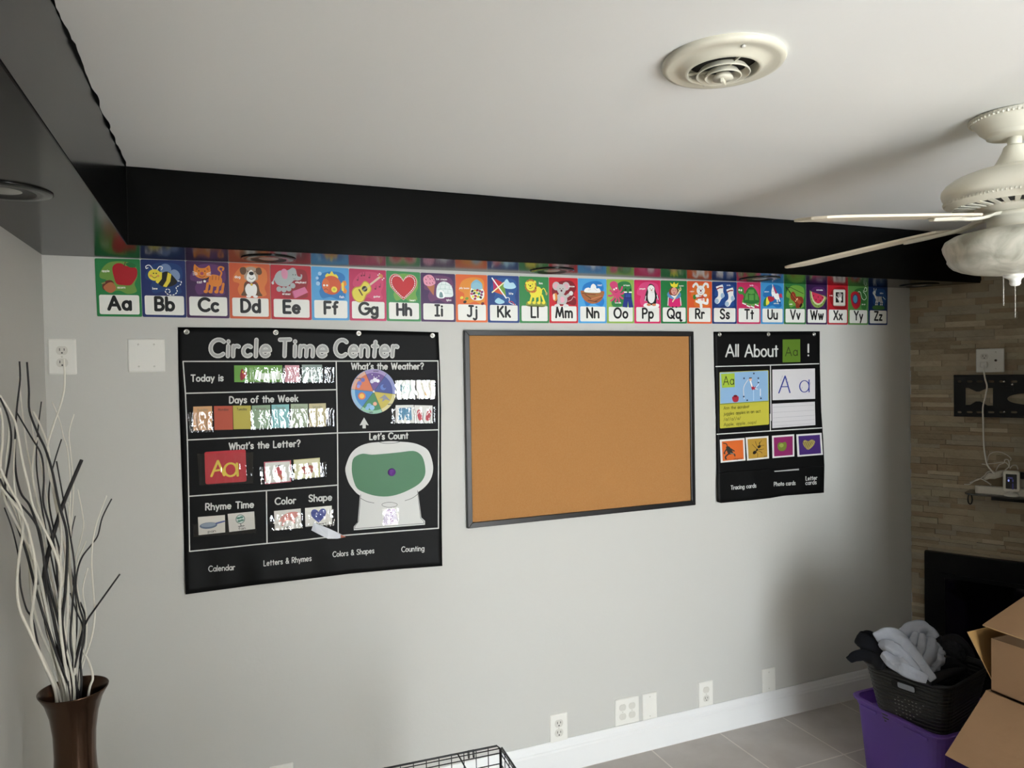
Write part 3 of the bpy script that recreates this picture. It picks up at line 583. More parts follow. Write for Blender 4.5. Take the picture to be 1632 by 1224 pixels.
def c_X(a):
    a.B('8c1418', [(10,50),(20,20),(50,8),(84,10),(94,40),(88,84),(40,84),(20,70)]); a.P('b8b5aa', rrect(27,16,87,74,6)); a.P('d8d5ca', rrect(30,19,84,71,4)); a.P('0c0c0c', [(39,26),(76,26),(76,62),(39,62)])
    for q in (((54,46),(50,32)),((58,44),(57,28)),((62,44),(63,29)),((66,46),(69,33)),((52,50),(43,42))): a.S('dedad4', list(q), 3)
    a.B('e6e3dc', [(51,48),(60,43),(68,48),(66,56),(54,56)]); a.P('c9c5bd', [(54,54),(65,54),(64,62),(55,62)]); cap(a, 'x-ray', 16, 40, 4.6)
def c_Y(a):
    a.B('2f6a2f', [(30,20),(60,8),(90,12),(94,44),(88,84),(66,80),(60,50)]); a.B('a81c28', [(10,40),(20,24),(42,22),(58,34),(62,54),(56,74),(36,84),(18,70)]); a.E('5a2a5a', 34, 48, 15, 18); a.E('3f8fa8', 34, 48, 10.5, 14)
    a.S('cfe0c8', [(48,22),(60,24),(68,44),(80,50),(90,42),(84,30),(74,22)], 2.4, True); a.S('cfe0c8', [(74,18),(88,20),(92,10),(84,6),(78,16)], 2.4, True); cap(a, 'yo-yo', 76, 68, 5)
def c_Z(a):
    a.B('1d4478', [(30,20),(56,8),(84,12),(94,40),(88,60),(80,70),(30,66),(22,50)]); a.B('3f6a34', [(22,72),(50,68),(80,72),(80,82),(50,84),(24,82)])
    a.P('d9d5cc', [(34,36),(68,36),(74,56),(36,56)])
    for x in (38, 46, 54, 62, 70): a.S('1a1a1a', [(x-2,36),(x,57)], 2.6)
    for x in (38, 46, 64, 72): a.S('d9d5cc', [(x,56),(x-2,66)], 5); a.S('1a1a1a', [(x-3,61),(x+2,61)], 2)
    a.B('d9d5cc', [(20,26),(24,18),(34,18),(36,30),(42,42),(34,44),(28,34)]); a.S('d9d5cc', [(28,18),(26,8)], 3); a.S('d9d5cc', [(34,18),(38,9)], 3); a.S('1a1a1a', [(32,26),(38,34)], 2.4); a.S('d9d5cc', [(74,38),(86,46)], 3); a.E(K_, 26, 23, 1.2); cap(a, 'zebra', 66, 26, 5)
CARDS = [('1f7a40','green','apple and acorn',c_A),('0f2560','dark blue','a striped bee',c_B),('3b1a48','purple','an orange cat',c_C),('c2552f','orange','a brown dog',c_D),
 ('b0202e','red','an elephant and eraser',c_E),('4f9bcf','light blue','an orange fish',c_F),('b82a56','pink','a yellow guitar',c_G),('37854a','green','a stitched red heart',c_H),
 ('401f50','purple','ice cream and igloo',c_I),('d9632a','orange','a jar of jelly beans',c_J),('163a78','blue','a kite and clouds',c_K),('2f8044','green','a yellow lion',c_L),
 ('c4202c','red','a grey mouse',c_M),('4aa0d8','light blue','a nest of eggs',c_N),('8fb450','light green','octopus and overalls',c_O),('cf245e','pink','a penguin on ice',c_P),
 ('217a40','green','a crowned queen',c_Q),('d9582a','orange','a white rabbit',c_R),('14326e','dark blue','a pair of socks',c_S),('c02a5c','pink','a green turtle',c_T),
 ('3f8ec4','light blue','unicorn and umbrella',c_U),('2a6f38','green','a brown violin',c_V),('2c1240','purple','a watermelon slice',c_W),('b01c28','red','a hand x-ray',c_X),
 ('558a42','green','a red yo-yo',c_Y),('102a58','dark blue','a striped zebra',c_Z)]
for i, (bg, cname, what, fn) in enumerate(CARDS):
    x0, x1 = TOPX[i]+.4, TOPX[i+1]-.4; th = .0022
    q = [WP(x0, interp(x0, TY), th), WP(x1, interp(x1, TY), th), WP(x1+interp(x1, SH), interp(x1, BY), th), WP(x0+interp(x0, SH), interp(x0, BY), th)]
    def cf(u, v, d, q=q):
        u /= 100; v /= 139
        return (q[0]*(1-u)+q[1]*u)*(1-v)+(q[3]*(1-u)+q[2]*u)*v+Vector((0, -d, 0))
    L = chr(65+i)+chr(97+i); org = (q[0]+q[1]+q[2]+q[3])/4; org.y = 0
    mb = MB(); edge = rrect(0, 0, 100, 139, 3, 3)
    mb.loops([[cf(u, v, -.0021) for u, v in edge], [cf(u, v, 0) for u, v in edge]], pm(bg), False)
    card = mb.build('alphabet_card', origin=org, label='%s alphabet card %s with %s, under the soffit' % (cname, L, what), cat='alphabet card', group='alphabet cards in a row under the soffit')
    a = Art(cf); fn(a); a.build('illustration', card)
    a = Art(cf); a.P('e9e8e0', rrect(6, 87, 95, 133.5, 4)); pn = a.build('letter_panel', card)
    a = Art(cf, .0005); big = .25 if i < 8 else .21
    a.T('050505', L, 50.5, 121.5, 30, big, gap=.26); a.build('lettering', pn)

# ------------------------------------------------------------------ big pocket chart
M_vinyl = mat('black_vinyl', '090909', 0.55, spec=0.14, bump=(7, 0.25, 4))
M_prnt = mat('chart_print_white', 'cfcfca', 0.6, spec=0.2); M_grey = mat('title_print_grey', 'a9a9a6', 0.6, spec=0.2)
def film_mat():
    m = bpy.data.materials.new('clear_pocket_film'); m.use_nodes = True; nt = m.node_tree; out = nt.nodes['Material Output']; nt.nodes.remove(nt.nodes['Principled BSDF'])
    tr = nt.nodes.new('ShaderNodeBsdfTransparent'); gl = nt.nodes.new('ShaderNodeBsdfGlossy'); gl.inputs['Roughness'].default_value = 0.035
    fr = nt.nodes.new('ShaderNodeFresnel'); fr.inputs['IOR'].default_value = 1.72; mx = nt.nodes.new('ShaderNodeMixShader')
    nt.links.new(fr.outputs[0], mx.inputs[0]); nt.links.new(tr.outputs[0], mx.inputs[1]); nt.links.new(gl.outputs[0], mx.inputs[2]); nt.links.new(mx.outputs[0], out.inputs[0])
    return m
M_film = film_mat()
def bil(q, u, v): return ((q[0][0]*(1-u)+q[1][0]*u)*(1-v)+(q[3][0]*(1-u)+q[2][0]*u)*v, (q[0][1]*(1-u)+q[1][1]*u)*(1-v)+(q[3][1]*(1-u)+q[2][1]*u)*v)
def film(f, q, name, parent, amp=.0004, nx=None, ny=26, sc=.009, seed=0.0, saw=1.0):
    """crinkled clear plastic pocket over the cards; q = corners in chart coordinates"""
    vs = []; fs = []; nx = int((q[1][0]-q[0][0])*.9)+6
    for j in range(ny+1):
        for i in range(nx+1):
            u, v = bil(q, i/nx, j/ny); p = f(u, v, .0040)
            n = noise.noise(Vector((p.x/sc+seed, p.z/sc*.6, seed)))+.5*noise.noise(Vector((p.x/sc*2.1, p.z/sc*1.7, 5+seed)))
            t = (p.x/.026+.55*noise.noise(Vector((p.x*26, p.z*24, seed)))+.10*noise.noise(Vector((p.x*90, p.z*80, seed+3)))) % 1
            d = (1-t/.82) if t < .82 else (t-.82)/.18
            vs.append(p+Vector((0, -amp*n*(.4+saw)-.0213*math.tan(R(7.2-17*(p.x-.6)))*saw*d, 0)))
    for j in range(ny):
        for i in range(nx): fs.append((j*(nx+1)+i, j*(nx+1)+i+1, (j+1)*(nx+1)+i+1, (j+1)*(nx+1)+i))
    mb = MB(); mb.add(vs, fs, M_film, True); return mb.build(name, parent)
def paper(name, f, q, col, label, cat, draw=None, group=None, d0=.0018, th=.0009, part='picture', rnd=0):
    """a thin card in a pocket: q = corners in chart coordinates; draw(a, P) prints on it in 0..100 units"""
    P = lambda u, v, d=0: f(*bil(q, u/100, v/100), d0+th+d)
    edge = rrect(0, 0, 100, 100, rnd, 3) if rnd else [(0, 0), (100, 0), (100, 100), (0, 100)]
    mb = MB(); mb.loops([[f(*bil(q, u/100, v/100), d0) for u, v in edge], [P(u, v) for u, v in edge]], pm(col), False)
    o = mb.build(name, origin=P(50, 50), label=label, cat=cat, group=group)
    if draw:
        a = Art(P, .0001, .00004); draw(a); a.build(part, o)
    return o
def grommet(f, u, v, parent):
    c = f(u, v, .0015); mb = MB(); n = 20
    L = [[c+Vector((r*math.cos(2*math.pi*k/n), -d, r*math.sin(2*math.pi*k/n))) for k in range(n)] for r, d in ((.0095, 0), (.0090, .0022), (.0070, .003), (.0045, .0016), (.004, .0004))]
    mb.loops(L, M_brass, True, (False, False)); g = mb.build('grommet', parent)
    mb = MB(); mb.loops([[c+Vector((r*math.cos(2*math.pi*k/12), -d, r*math.sin(2*math.pi*k/12))) for k in range(12)] for r, d in ((.0042, .0006), (.0034, .0022), (.001, .003))], M_steel, True, (False, True)); mb.build('pin_head', g)
def wave(px, py):                                        # the loose lower pockets of the big chart belly out a little
    k = max(0, min(1, (py-868)/40)); return .003+k*(.004+.0035*math.sin(px*.045+1)+.002*math.sin(px*.11))
def BC(px, py, d=0.0): return WP(px, py, wave(px, py)+d)
L_ = [(283.4, 521), (284.5, 560), (286.5, 640), (289, 720), (291.5, 800), (293.5, 880), (295.8, 947.5)]
R_ = [(698.8, 529), (701.5, 560), (703, 640), (703, 720), (703.5, 800), (704, 860), (705, 902)]
TOP_ = [(0, 521.5), (.35, 522.5), (.6, 525), (1, 529.5)]; BOT_ = [(0, 947.5), (.27, 932.6), (.45, 924), (.64, 914.3), (.85, 906.5), (1, 902)]
mb = MB(); NX, NY = 60, 48; vs = []
for j in range(NY+1):
    v = j/NY
    for i in range(NX+1):
        u = i/NX; t = interp(u, TOP_); b = interp(u, BOT_); y = t+(b-t)*v; x = interp(v, [(k/6, L_[k][0]) for k in range(7)])*(1-u)+interp(v, [(k/6, R_[k][0]) for k in range(7)])*u
        vs.append((x, y))
pts = [BC(x, y, .0003) for x, y in vs]+[BC(x, y, -.0012) for x, y in vs]; n0 = len(vs); fs = []
for j in range(NY):
    for i in range(NX):
        k = j*(NX+1)+i; f4 = (k, k+1, k+NX+2, k+NX+1); fs += [f4, tuple(n0+q for q in reversed(f4))]
ring = [i for i in range(NX+1)]+[j*(NX+1)+NX for j in range(1, NY+1)]+[NY*(NX+1)+i for i in range(NX-1, -1, -1)]+[j*(NX+1) for j in range(NY-1, 0, -1)]
for a_, b_ in zip(ring, ring[1:]+ring[:1]): fs.append((a_, n0+a_, n0+b_, b_))
mb.add(pts, fs, M_vinyl, True)
chart = mb.build('pocket_chart', origin=WP(490, 730), label='large black Circle Time Center pocket chart pinned on the wall', cat='wall chart')
for u, v in ((297.3, 528.8), (439.5, 529.8), (571.7, 531.2), (689.3, 534.8)): grommet(BC, u, v, chart)
def lineart(a, pts, w, m=None):
    out = []
    for (x0, y0), (x1, y1) in zip(pts, pts[1:]):
        n = max(1, int(math.hypot(x1-x0, y1-y0)/14)); out += [(x0+(x1-x0)*k/n, y0+(y1-y0)*k/n) for k in range(n)]
    a.S(None, out+[pts[-1]], w, m=m or M_prnt)
a = Art(BC, .0006)
for l in ([(291.7, 576), (537, 575.6), (698, 575.2), (699.3, 640), (699.2, 685), (698.8, 760), (698.8, 841.8), (640, 846), (545, 853.5), (480, 861), (408, 867.8), (360, 873), (302.2, 878.8), (300.8, 791), (298.6, 701), (295.6, 627), (291.7, 576)],
          [(295.6, 626.9), (536.5, 621)], [(298.2, 701.3), (400, 696.5), (538.2, 690), (699.3, 685)], [(300.8, 791), (424, 782), (538.7, 773)],
          [(535.8, 576), (537, 640), (538, 700), (539, 853)], [(424.6, 782.5), (425.6, 864.5)]): lineart(a, l, 1.9)
a.build('divider_lines', chart)
for k, (txt, x0, x1) in enumerate((('Circle', 335, 430), ('Time', 445.5, 520), ('Center', 533.5, 632))):
    a = Art(BC, .0006); random.seed(5+k); st = random.getstate()
    a.T(None, txt, x0, 567.5, 26, .27, x1, 567.8, gap=.3, slant=.06, m=M_prnt, jit=.05); random.setstate(st); a.d += .0002
    a.T(None, txt, x0, 567.5, 26, .15, x1, 567.8, gap=.3, slant=.06, m=M_grey, jit=.05)
    a.build('title_word', chart)
for txt, x0, y0, x1, y1, h, w in (('Today is', 304.8, 607.8, 355.4, 606.8, 10, .21), ('Days of the Week', 366, 642.4, 474.6, 639.6, 10, .21), ("What's the Letter?", 365.4, 716.4, 478, 711.4, 10, .21),
    ('Rhyme Time', 328, 812.8, 404, 808.6, 10, .21), ('Color', 438.7, 804, 471, 802, 10, .21), ('Shape', 492.6, 799.2, 528.4, 797, 10, .21), ("What's the Weather?", 560.4, 588.4, 674.6, 588.2, 9.6, .21), ("Let's Count", 589.4, 700.6, 650, 698.8, 9.6, .21)):
    a = Art(BC, .0006); a.T(None, txt, x0, y0, h, w, x1, y1, m=M_prnt); a.build('heading', chart)
for txt, x0, y0, x1, y1, h in (('Calendar', 332.6, 911, 374, 908, 8.6), ('Letters & Rhymes', 420.6, 902, 496, 893.6, 8.4), ('Colors & Shapes', 530.6, 887.6, 596, 881.2, 8), ('Counting', 640.2, 879.6, 675.8, 877.6, 8)):
    a = Art(BC, .0006); a.T(None, txt, x0, y0, h, .15, x1, y1, m=M_prnt); a.build('pocket_label', chart)
c8 = (520, 680, 5.1); c7 = (520, 510, 6.44); c6 = (280, 680, 4.371); c5 = (280, 510, 5.829)
def CC(pts, c): return [cr(x, y, c) for x, y in pts]
# printed gumball machine
a = Art(BC, .0006)
a.P('c9c9c4', smooth_closed(CC([(155,360),(165,300),(200,220),(260,165),(340,135),(430,125),(520,118),(600,122),(690,130),(760,150),(820,185),(850,240),(868,320),(862,390),(835,450),(790,500),(745,532),(640,600),(400,610),(272,558),(220,510),(180,450)], c8), 3))
a.P('c9c9c4', CC([(275,545),(745,520),(772,738),(802,766),(802,797),(224,842),(224,812),(256,775)], c8))
for l in ([(280,552),(262,770),(232,812),(230,830),(500,808),(794,786),(792,768),(766,742),(742,520)], [(425,122),(460,134),(520,136),(575,130),(600,120)], [(280,582),(330,608),(388,620)], [(640,602),(700,580),(748,545)]):
    a.S('26282a', CC(l, c8), .7, smooth=len(l) < 7)
a.S('26282a', [cr(515+63*math.cos(k*.3142), 635+20*math.sin(k*.3142), c8) for k in range(21)], .6)
a.build('gumball_machine_print', chart, label='printed pale grey gumball machine with empty bowl')
a = Art(BC, .0012); a.P('28683c', smooth_closed(CC([(215,270),(250,235),(300,220),(370,227),(480,220),(600,208),(705,197),(760,220),(790,265),(805,340),(800,400),(765,455),(700,500),(600,545),(500,567),(400,562),(310,535),(250,500),(220,430),(207,350)], c8), 3))
a.build('green_felt_bowl', chart)
c = BC(*cr(532, 370, c8), .0016); mb = MB(); n = 24
mb.loops([[c+Vector((r*math.cos(2*math.pi*k/n), -d, r*math.sin(2*math.pi*k/n))) for k in range(n)] for r, d in ((.0145, 0), (.0145, .002), (.012, .004), (.006, .005), (.001, .0052))], mat('purple_felt', '5a2a7c', .8), True)
mb.build('counting_dot', origin=c, label='purple round counter on the green bowl of the gumball machine', cat='counter')
# weather spinner
t_c = cr(487, 735, c7); wc = (595.2, 623.8); WR = 35.8
wm = MB(); n = 40; wl = [(wc[0]+WR*math.cos(2*math.pi*k/n), wc[1]+WR*math.sin(2*math.pi*k/n)) for k in range(n)]
wm.loops([[BC(u, v, .0018) for u, v in wl], [BC(u, v, .0028) for u, v in wl]], pm('9aa0c0'), False)
wheel = wm.build('weather_wheel', chart, label='round six colour weather wheel')
a = Art(lambda u, v, d: BC(u, v, .0028+d))
angs = [math.degrees(math.atan2(y-735, x-487)) for x, y in ((395,525),(620,550),(715,762),(575,945),(350,920),(258,710))]
cols = (('5f3f86','9a86b8'),('263a86','7f86b8'),('b8a83c','c9c088'),('2f7a48','86b89a'),('2f7ab8','86b0cc'),('c9683a','cf9f88'))
hub = cr(487, 735, c7)
for k in range(6):
    a0, a1 = angs[k], angs[(k+1) % 6]
    if a1 < a0: a1 += 360
    def sec(r0, r1, c): a.P(c, [(hub[0]+r0*math.cos(R(a0+(a1-a0)*i/10)), hub[1]+r0*math.sin(R(a0+(a1-a0)*i/10))) for i in range(11)]+[(hub[0]+r1*math.cos(R(a1+(a0-a1)*i/10)), hub[1]+r1*math.sin(R(a1+(a0-a1)*i/10))) for i in range(11)])
    sec(35.2, .3, cols[k][1]); sec(30, .3, cols[k][0])
for x, y in ((395,525),(620,550),(715,762),(575,945),(350,920),(258,710)): a.S('14161c', [hub, cr(x, y, c7)], .45)
for x, y, rr, c in ((500,615,22,'e6e2ee'),(470,630,20,'d8d4e6'),(530,625,18,'f0eef4'),(340,650,24,'6a6ab0'),(375,615,22,'5a5aa0'),(330,680,18,'8a8ac8'),(365,780,38,'d9683a'),(365,780,26,'e8b84a'),(440,880,26,'6fa8cc'),(470,900,26,'86b8d8'),(420,905,20,'7fb0d0'),(500,860,20,'d8a080'),(585,690,30,'4a6ab8'),(600,680,20,'2a3a80')): a.E(c, *cr(x, y, c7), rr/6.44)
a.P('7f8088', CC([(540,810),(600,765),(660,830),(610,815),(575,840),(580,800)], c7))
for txt, x, y in (('snowy', 510, 530), ('cloudy', 330, 605), ('rainy', 460, 952), ('windy', 655, 870)): a.T('30283a', txt, *cr(x, y, c7), 2.2, .2)
for x, y in ((470,560),(540,575),(520,590),(490,585)): a.E('f2f2f2', *cr(x, y, c7), .7)
a.build('wheel_print', wheel)
c = BC(*hub, .0034); mb = MB(); mb.loops([[c+Vector((r*math.cos(k*.5236), -d, r*math.sin(k*.5236))) for k in range(12)] for r, d in ((.0042, 0), (.0036, .0016), (.001, .0022))], M_plate); mb.build('rivet', wheel)
a = Art(BC, .0006); a.P(None, CC([(388,1000),(436,1082),(406,1074),(406,1112),(372,1112),(372,1076),(342,1082)], c7), M_prnt); a.build('pointer_arrow', chart)
# clear pockets
for k, (q, w) in enumerate((([(628,440),(1470,440),(1470,584),(640,586)], 1), ([(110,858),(345,852),(348,1038),(135,1046)], 1), ([(690,838),(1472,818),(1472,985),(700,1020)], 1))): film(BC, CC(q, c5), 'clear_pocket', chart, seed=k*3.1, saw=w)
for k, (q, w) in enumerate((([(150,190),(540,178),(540,395),(165,408)], .36), ([(585,280),(1050,245),(1050,345),(592,402)], .9), ([(118,680),(560,625),(560,740),(124,770)], .12), ([(655,620),(885,600),(885,708),(660,730)], .6), ([(905,590),(1108,575),(1108,690),(905,705)], .1))): film(BC, CC(q, c6), 'clear_pocket', chart, seed=10+k*2.3, saw=w)
for k, (q, w) in enumerate((([(700,620),(1120,615),(1120,812),(706,815)], .9), ([(660,910),(1120,890),(1120,1062),(665,1062)], 2.4))): film(BC, CC(q, c7), 'clear_pocket', chart, seed=20+k*1.7, saw=w)
film(BC, CC([(450,668),(590,660),(592,795),(452,805)], c8), 'clear_pocket', chart, ny=18, seed=31, saw=.8)
# cards in the pockets
G1 = 'picture cards in the big pocket chart'
def d_month(a):
    a.B('8a1f28', [(12,60),(16,20),(22,40),(24,20),(26,60),(20,80),(14,90)]); a.E('d8b030', 18, 40, 1.5, 6); a.E('a83028', 20, 62, 3, 16); a.T('e8f0e0', 'August', 44, 82, 52, .12, 94, 82)
paper('month_card', BC, CC([(543,422),(990,420),(990,577),(545,577)], c5), '5f9434', 'green month card with a red parrot, in the Today is pocket', 'picture card', d_month, G1)
paper('date_card', BC, CC([(1015,420),(1148,420),(1150,575),(1015,577)], c5), 'd29aa2', 'pink date card in the Today is pocket', 'picture card', lambda a: a.T('b06a78', '1', 50, 80, 55, .12), G1)
paper('year_card', BC, CC([(1172,415),(1360,415),(1364,575),(1172,578)], c5), '7f9088', 'grey-green year card at the right of the Today is pocket', 'picture card', lambda a: a.T('e4ece8', '2023', 10, 80, 50, .14, 90, 80), G1)
for day, q, col, nm in (('Sunday', [(163,805),(337,800),(340,1022),(165,1027)], 'c99a6a', 'tan'), ('Monday', [(355,800),(528,797),(532,1018),(360,1022)], 'b04a30', 'brick red'), ('Tuesday', [(532,796),(698,795),(700,1012),(537,1015)], 'b0a440', 'mustard yellow'),
        ('Wednesday', [(708,795),(878,789),(880,1005),(710,1010)], '86a080', 'grey-green'), ('Thursday', [(890,787),(1053,783),(1055,998),(892,1004)], '7fb8b8', 'pale turquoise'), ('Friday', [(1068,780),(1228,778),(1230,992),(1070,997)], '98a68a', 'olive grey'), ('Saturday', [(1238,778),(1395,773),(1398,988),(1240,992)], 'bcb288', 'beige')):
    paper('day_card', BC, CC(q, c5), col, '%s %s card in the Days of the Week row of the pocket chart' % (nm, day), 'picture card', lambda a, day=day: a.T('2c2420' if day in ('Monday', 'Tuesday') else '7a7a6a', day, 22, 20, 10, .16, 78, 19), 'day of the week cards', part='lettering')
paper('letter_card', BC, CC([(200,177),(487,158),(494,382),(208,402)], c6), 'b3202c', "red card with yellow Aa, in the What's the Letter pocket", 'letter card', lambda a: (a.S('d8c040', [(15,76),(32,30),(46,76)], 6), a.S('d8c040', [(22,60),(42,58)], 6), a.S('d8c040', [(62+15*math.cos(k*.35), 60+20*math.sin(k*.35)) for k in range(19)], 6), a.S('d8c040', [(78,42),(79,80)], 6)), None, part='lettering', rnd=5)
def d_acorn(a): a.P('d8d8d0', rrect(4, 4, 96, 96, 3)); a.B('c04a50', [(40,40),(58,24),(66,44),(62,70),(44,66)]); a.E('b86a4a', 54, 74, 18, 14); a.S('4a4a4a', [(46,22),(60,20)], 5)
def d_apple(a): a.P('d8d4b0', rrect(4, 4, 96, 96, 3)); a.B('a04a38', [(30,50),(38,36),(50,42),(62,34),(74,46),(70,72),(54,82),(38,76)]); a.B('d8ccae', [(42,50),(52,46),(64,52),(62,70),(52,74),(44,68)]); a.S('5a3a20', [(52,42),(56,24)], 4)
paper('picture_card', BC, CC([(615,246),(803,234),(804,384),(622,402)], c6), 'b85a66', "pink-edged picture card in the left of the What's the Letter pocket", 'picture card', d_acorn, G1)
paper('picture_card', BC, CC([(821,231),(1004,216),(1006,350),(828,366)], c6), 'c9c48a', "yellow-edged apple picture card in the right of the What's the Letter pocket", 'picture card', d_apple, G1)
def d_pan(a): a.E('5a6a80', 38, 52, 33, 18); a.E('8a98a8', 38, 48, 28, 12); a.S('4a5a90', [(68,44),(96,36)], 9); a.T('50504c', 'pan', 50, 92, 14, .14)
def d_fan(a):
    a.E('6a7a72', 46, 36, 18, 26); a.E('c8d4cc', 46, 36, 15, 22)
    for k in range(4): a.E('4a7a6a', 46+8*math.cos(k*1.57+.6), 36+12*math.sin(k*1.57+.6), 7, 6)
    a.S('5a5a58', [(46,60),(47,74)], 3); a.S('5a5a58', [(38,76),(58,75)], 5); a.T('50504c', 'fan', 50, 95, 14, .14)
paper('picture_card', BC, CC([(155,630),(343,615),(345,736),(160,756)], c6), 'cfcbc2', 'white pan picture card in the Rhyme Time pocket', 'picture card', d_pan, G1)
paper('picture_card', BC, CC([(362,608),(547,590),(553,712),(373,734)], c6), 'd0ccc4', 'white fan picture card in the Rhyme Time pocket', 'picture card', d_fan, G1)
def d_pink(a): a.B('cf8a80', [(16,56),(30,30),(58,14),(86,16),(90,34),(74,50),(70,64),(60,56),(44,56),(34,70),(26,58)]); a.S('cf8a80', [(34,56),(30,78)], 8); a.S('cf8a80', [(72,44),(74,70)], 8); a.T('3a3a38', 'pink', 50, 94, 12, .16)
paper('picture_card', BC, CC([(685,588),(871,570),(876,705),(690,722)], c6), 'd3cfc6', 'white card with a pink pig, in the Color pocket', 'picture card', d_pink, G1)
paper('picture_card', BC, CC([(901,567),(1087,550),(1091,680),(904,697)], c6), 'dcdad2', 'white card with a dark blue heart, in the Shape pocket', 'picture card', lambda a: (a.P('2f3f8a', [((x-50)*.72+50, (y-43)*1.05+46) for x, y in HEART_S]), a.T('3a3a38', 'heart', 60, 96, 11, .16)), G1)
def d_coat(a): a.E('2f6a78', 24, 42, 12, 22, -15); a.B('a8c4bc', [(30,60),(50,20),(76,26),(80,56),(56,74),(40,80)]); a.S('dfe6e2', [(34,70),(54,30)], 10)
def d_hat(a): a.B('d8d2c0', [(10,50),(30,16),(70,14),(92,40),(80,60),(30,70)]); a.E('c9964a', 58, 74, 14, 14); a.S('b8b09a', [(14,30),(50,14),(86,28)], 4, True)
def d_short(a): a.P('3f7fa0', [(18,16),(84,14),(88,84),(58,84),(52,50),(44,84),(16,84)]); a.S('2f6482', [(18,20),(84,18)], 6); a.S('2f6482', [(50,20),(50,50)], 2)
def d_flip(a): a.B('b0283a', [(14,40),(24,24),(38,40),(46,76),(34,86),(22,78)]); a.B('b0283a', [(62,74),(70,38),(84,24),(94,40),(84,80),(70,86)]); a.S('e8d8d0', [(18,50),(26,32),(38,52)], 4); a.S('e8d8d0', [(70,54),(82,32),(92,52)], 4)
paper('weather_card', BC, CC([(717,620),(907,618),(912,805),(725,803)], c7), 'd9dcd6', 'glare-covered white card with a teal garment, upper left of the weather cards', 'picture card', d_coat, 'weather cards beside the wheel')
paper('weather_card', BC, CC([(922,618),(1110,618),(1115,800),(930,805)], c7), 'dcdad2', 'glare-covered white card with a pale tan hat, upper right of the weather cards', 'picture card', d_hat, 'weather cards beside the wheel')
paper('weather_card', BC, CC([(712,875),(898,872),(903,1058),(712,1055)], c7), 'd3d3cd', 'white card with blue shorts beside the weather wheel', 'picture card', d_short, 'weather cards beside the wheel')
paper('weather_card', BC, CC([(905,874),(1090,878),(1090,1058),(905,1058)], c7), 'd3d1cb', 'white card with red flip-flops beside the weather wheel', 'picture card', d_flip, 'weather cards beside the wheel')
paper('number_card', BC, CC([(478,672),(560,665),(585,790),(456,800)], c8), 'b9b0c6', 'pale card with a purple number, in the gumball machine pocket', 'number card', lambda a: (a.S('6f4a86', [(40,30),(60,24),(66,46),(46,80),(70,78)], 9), a.P('7a5a90', [(8,4),(92,2),(92,12),(8,14)])), None)
# folded white tab hanging out under the heart card
tp = [(945,722),(962,668),(1000,682),(1060,706),(1145,745),(1186,768),(1130,780),(1060,781),(990,746)]
mb = MB(); tq = [cr(x, y, c6) for x, y in tp]; dd = [.004, .004, .007, .011, .012, .010, .016, .019, .012]
mb.loops([[BC(u, v, d) for (u, v), d in zip(tq, dd)], [BC(u, v, d+.0012) for (u, v), d in zip(tq, dd)]], pm('d4d6dc'), False)
tab = mb.build('folded_card', origin=BC(*cr(1050, 720, c6)), label='bent white paper tab sticking out below the heart card', cat='card')
mb = MB(); mb.poly([BC(*cr(x, y, c6), d) for x, y, d in ((1150, 752, .0137), (1186, 768, .0122), (1150, 776, .0168))], pm('a8604a')); mb.build('red_corner', tab)

# ------------------------------------------------------------------ small pocket chart
s1 = (1120, 510, 7.648); s2 = (1120, 660, 7.648)
def wave2(px, py): return .003+max(0, min(1, (py-748)/24))*(.006+.003*math.sin(px*.09))
def SC2(px, py, d=0.0): return WP(px, py, wave2(px, py)+d)
L2 = [(1137.3, 528.7), (1138.2, 575), (1139.5, 622), (1141, 670), (1141.2, 715), (1142, 760), (1143, 800.5)]
R2 = [(1306.6, 528), (1306.6, 571), (1307.6, 614), (1309, 657), (1312, 700), (1314, 743), (1313, 785.3)]
B2 = [(0, 800), (.03, 801.8), (.3, 797.5), (.5, 793.8), (.63, 790), (1, 785.3)]
NX, NY = 28, 40; vs = []
for j in range(NY+1):
    v = j/NY
    for i in range(NX+1):
        u = i/NX; b = interp(u, B2); x = interp(v, [(k/6, L2[k][0]) for k in range(7)])*(1-u)+interp(v, [(k/6, R2[k][0]) for k in range(7)])*u
        vs.append((x, 528.6-.6*u+(b-528.6+.6*u)*v))
pts = [SC2(x, y, .0003) for x, y in vs]+[SC2(x, y, -.0012) for x, y in vs]; n0 = len(vs); fs = []
for j in range(NY):
    for i in range(NX):
        k = j*(NX+1)+i; f4 = (k, k+1, k+NX+2, k+NX+1); fs += [f4, tuple(n0+q for q in reversed(f4))]
ring = [i for i in range(NX+1)]+[j*(NX+1)+NX for j in range(1, NY+1)]+[NY*(NX+1)+i for i in range(NX-1, -1, -1)]+[j*(NX+1) for j in range(NY-1, 0, -1)]
for a_, b_ in zip(ring, ring[1:]+ring[:1]): fs.append((a_, n0+a_, n0+b_, b_))
mb = MB(); mb.add(pts, fs, M_vinyl, True)
ch2 = mb.build('pocket_chart', origin=WP(1225, 665), label='small black All About pocket chart on the wall right of the corkboard', cat='wall chart')
for u, v in ((1146.8, 533), (1224.6, 532.7), (1297.4, 532.6)): grommet(SC2, u, v, ch2)
for txt, x0, x1 in (('All', 1157, 1176.6), ('About', 1187.6, 1239.4)):
    a = Art(SC2, .0006); a.T(None, txt, x0, 568.4, 18.6, .13, x1, 567.8, m=M_prnt, gap=.2); a.build('title_word', ch2)
a = Art(SC2, .0006); a.T(None, '!', 1288.3, 567, 18, .15, m=M_prnt); a.build('exclamation_mark', ch2)
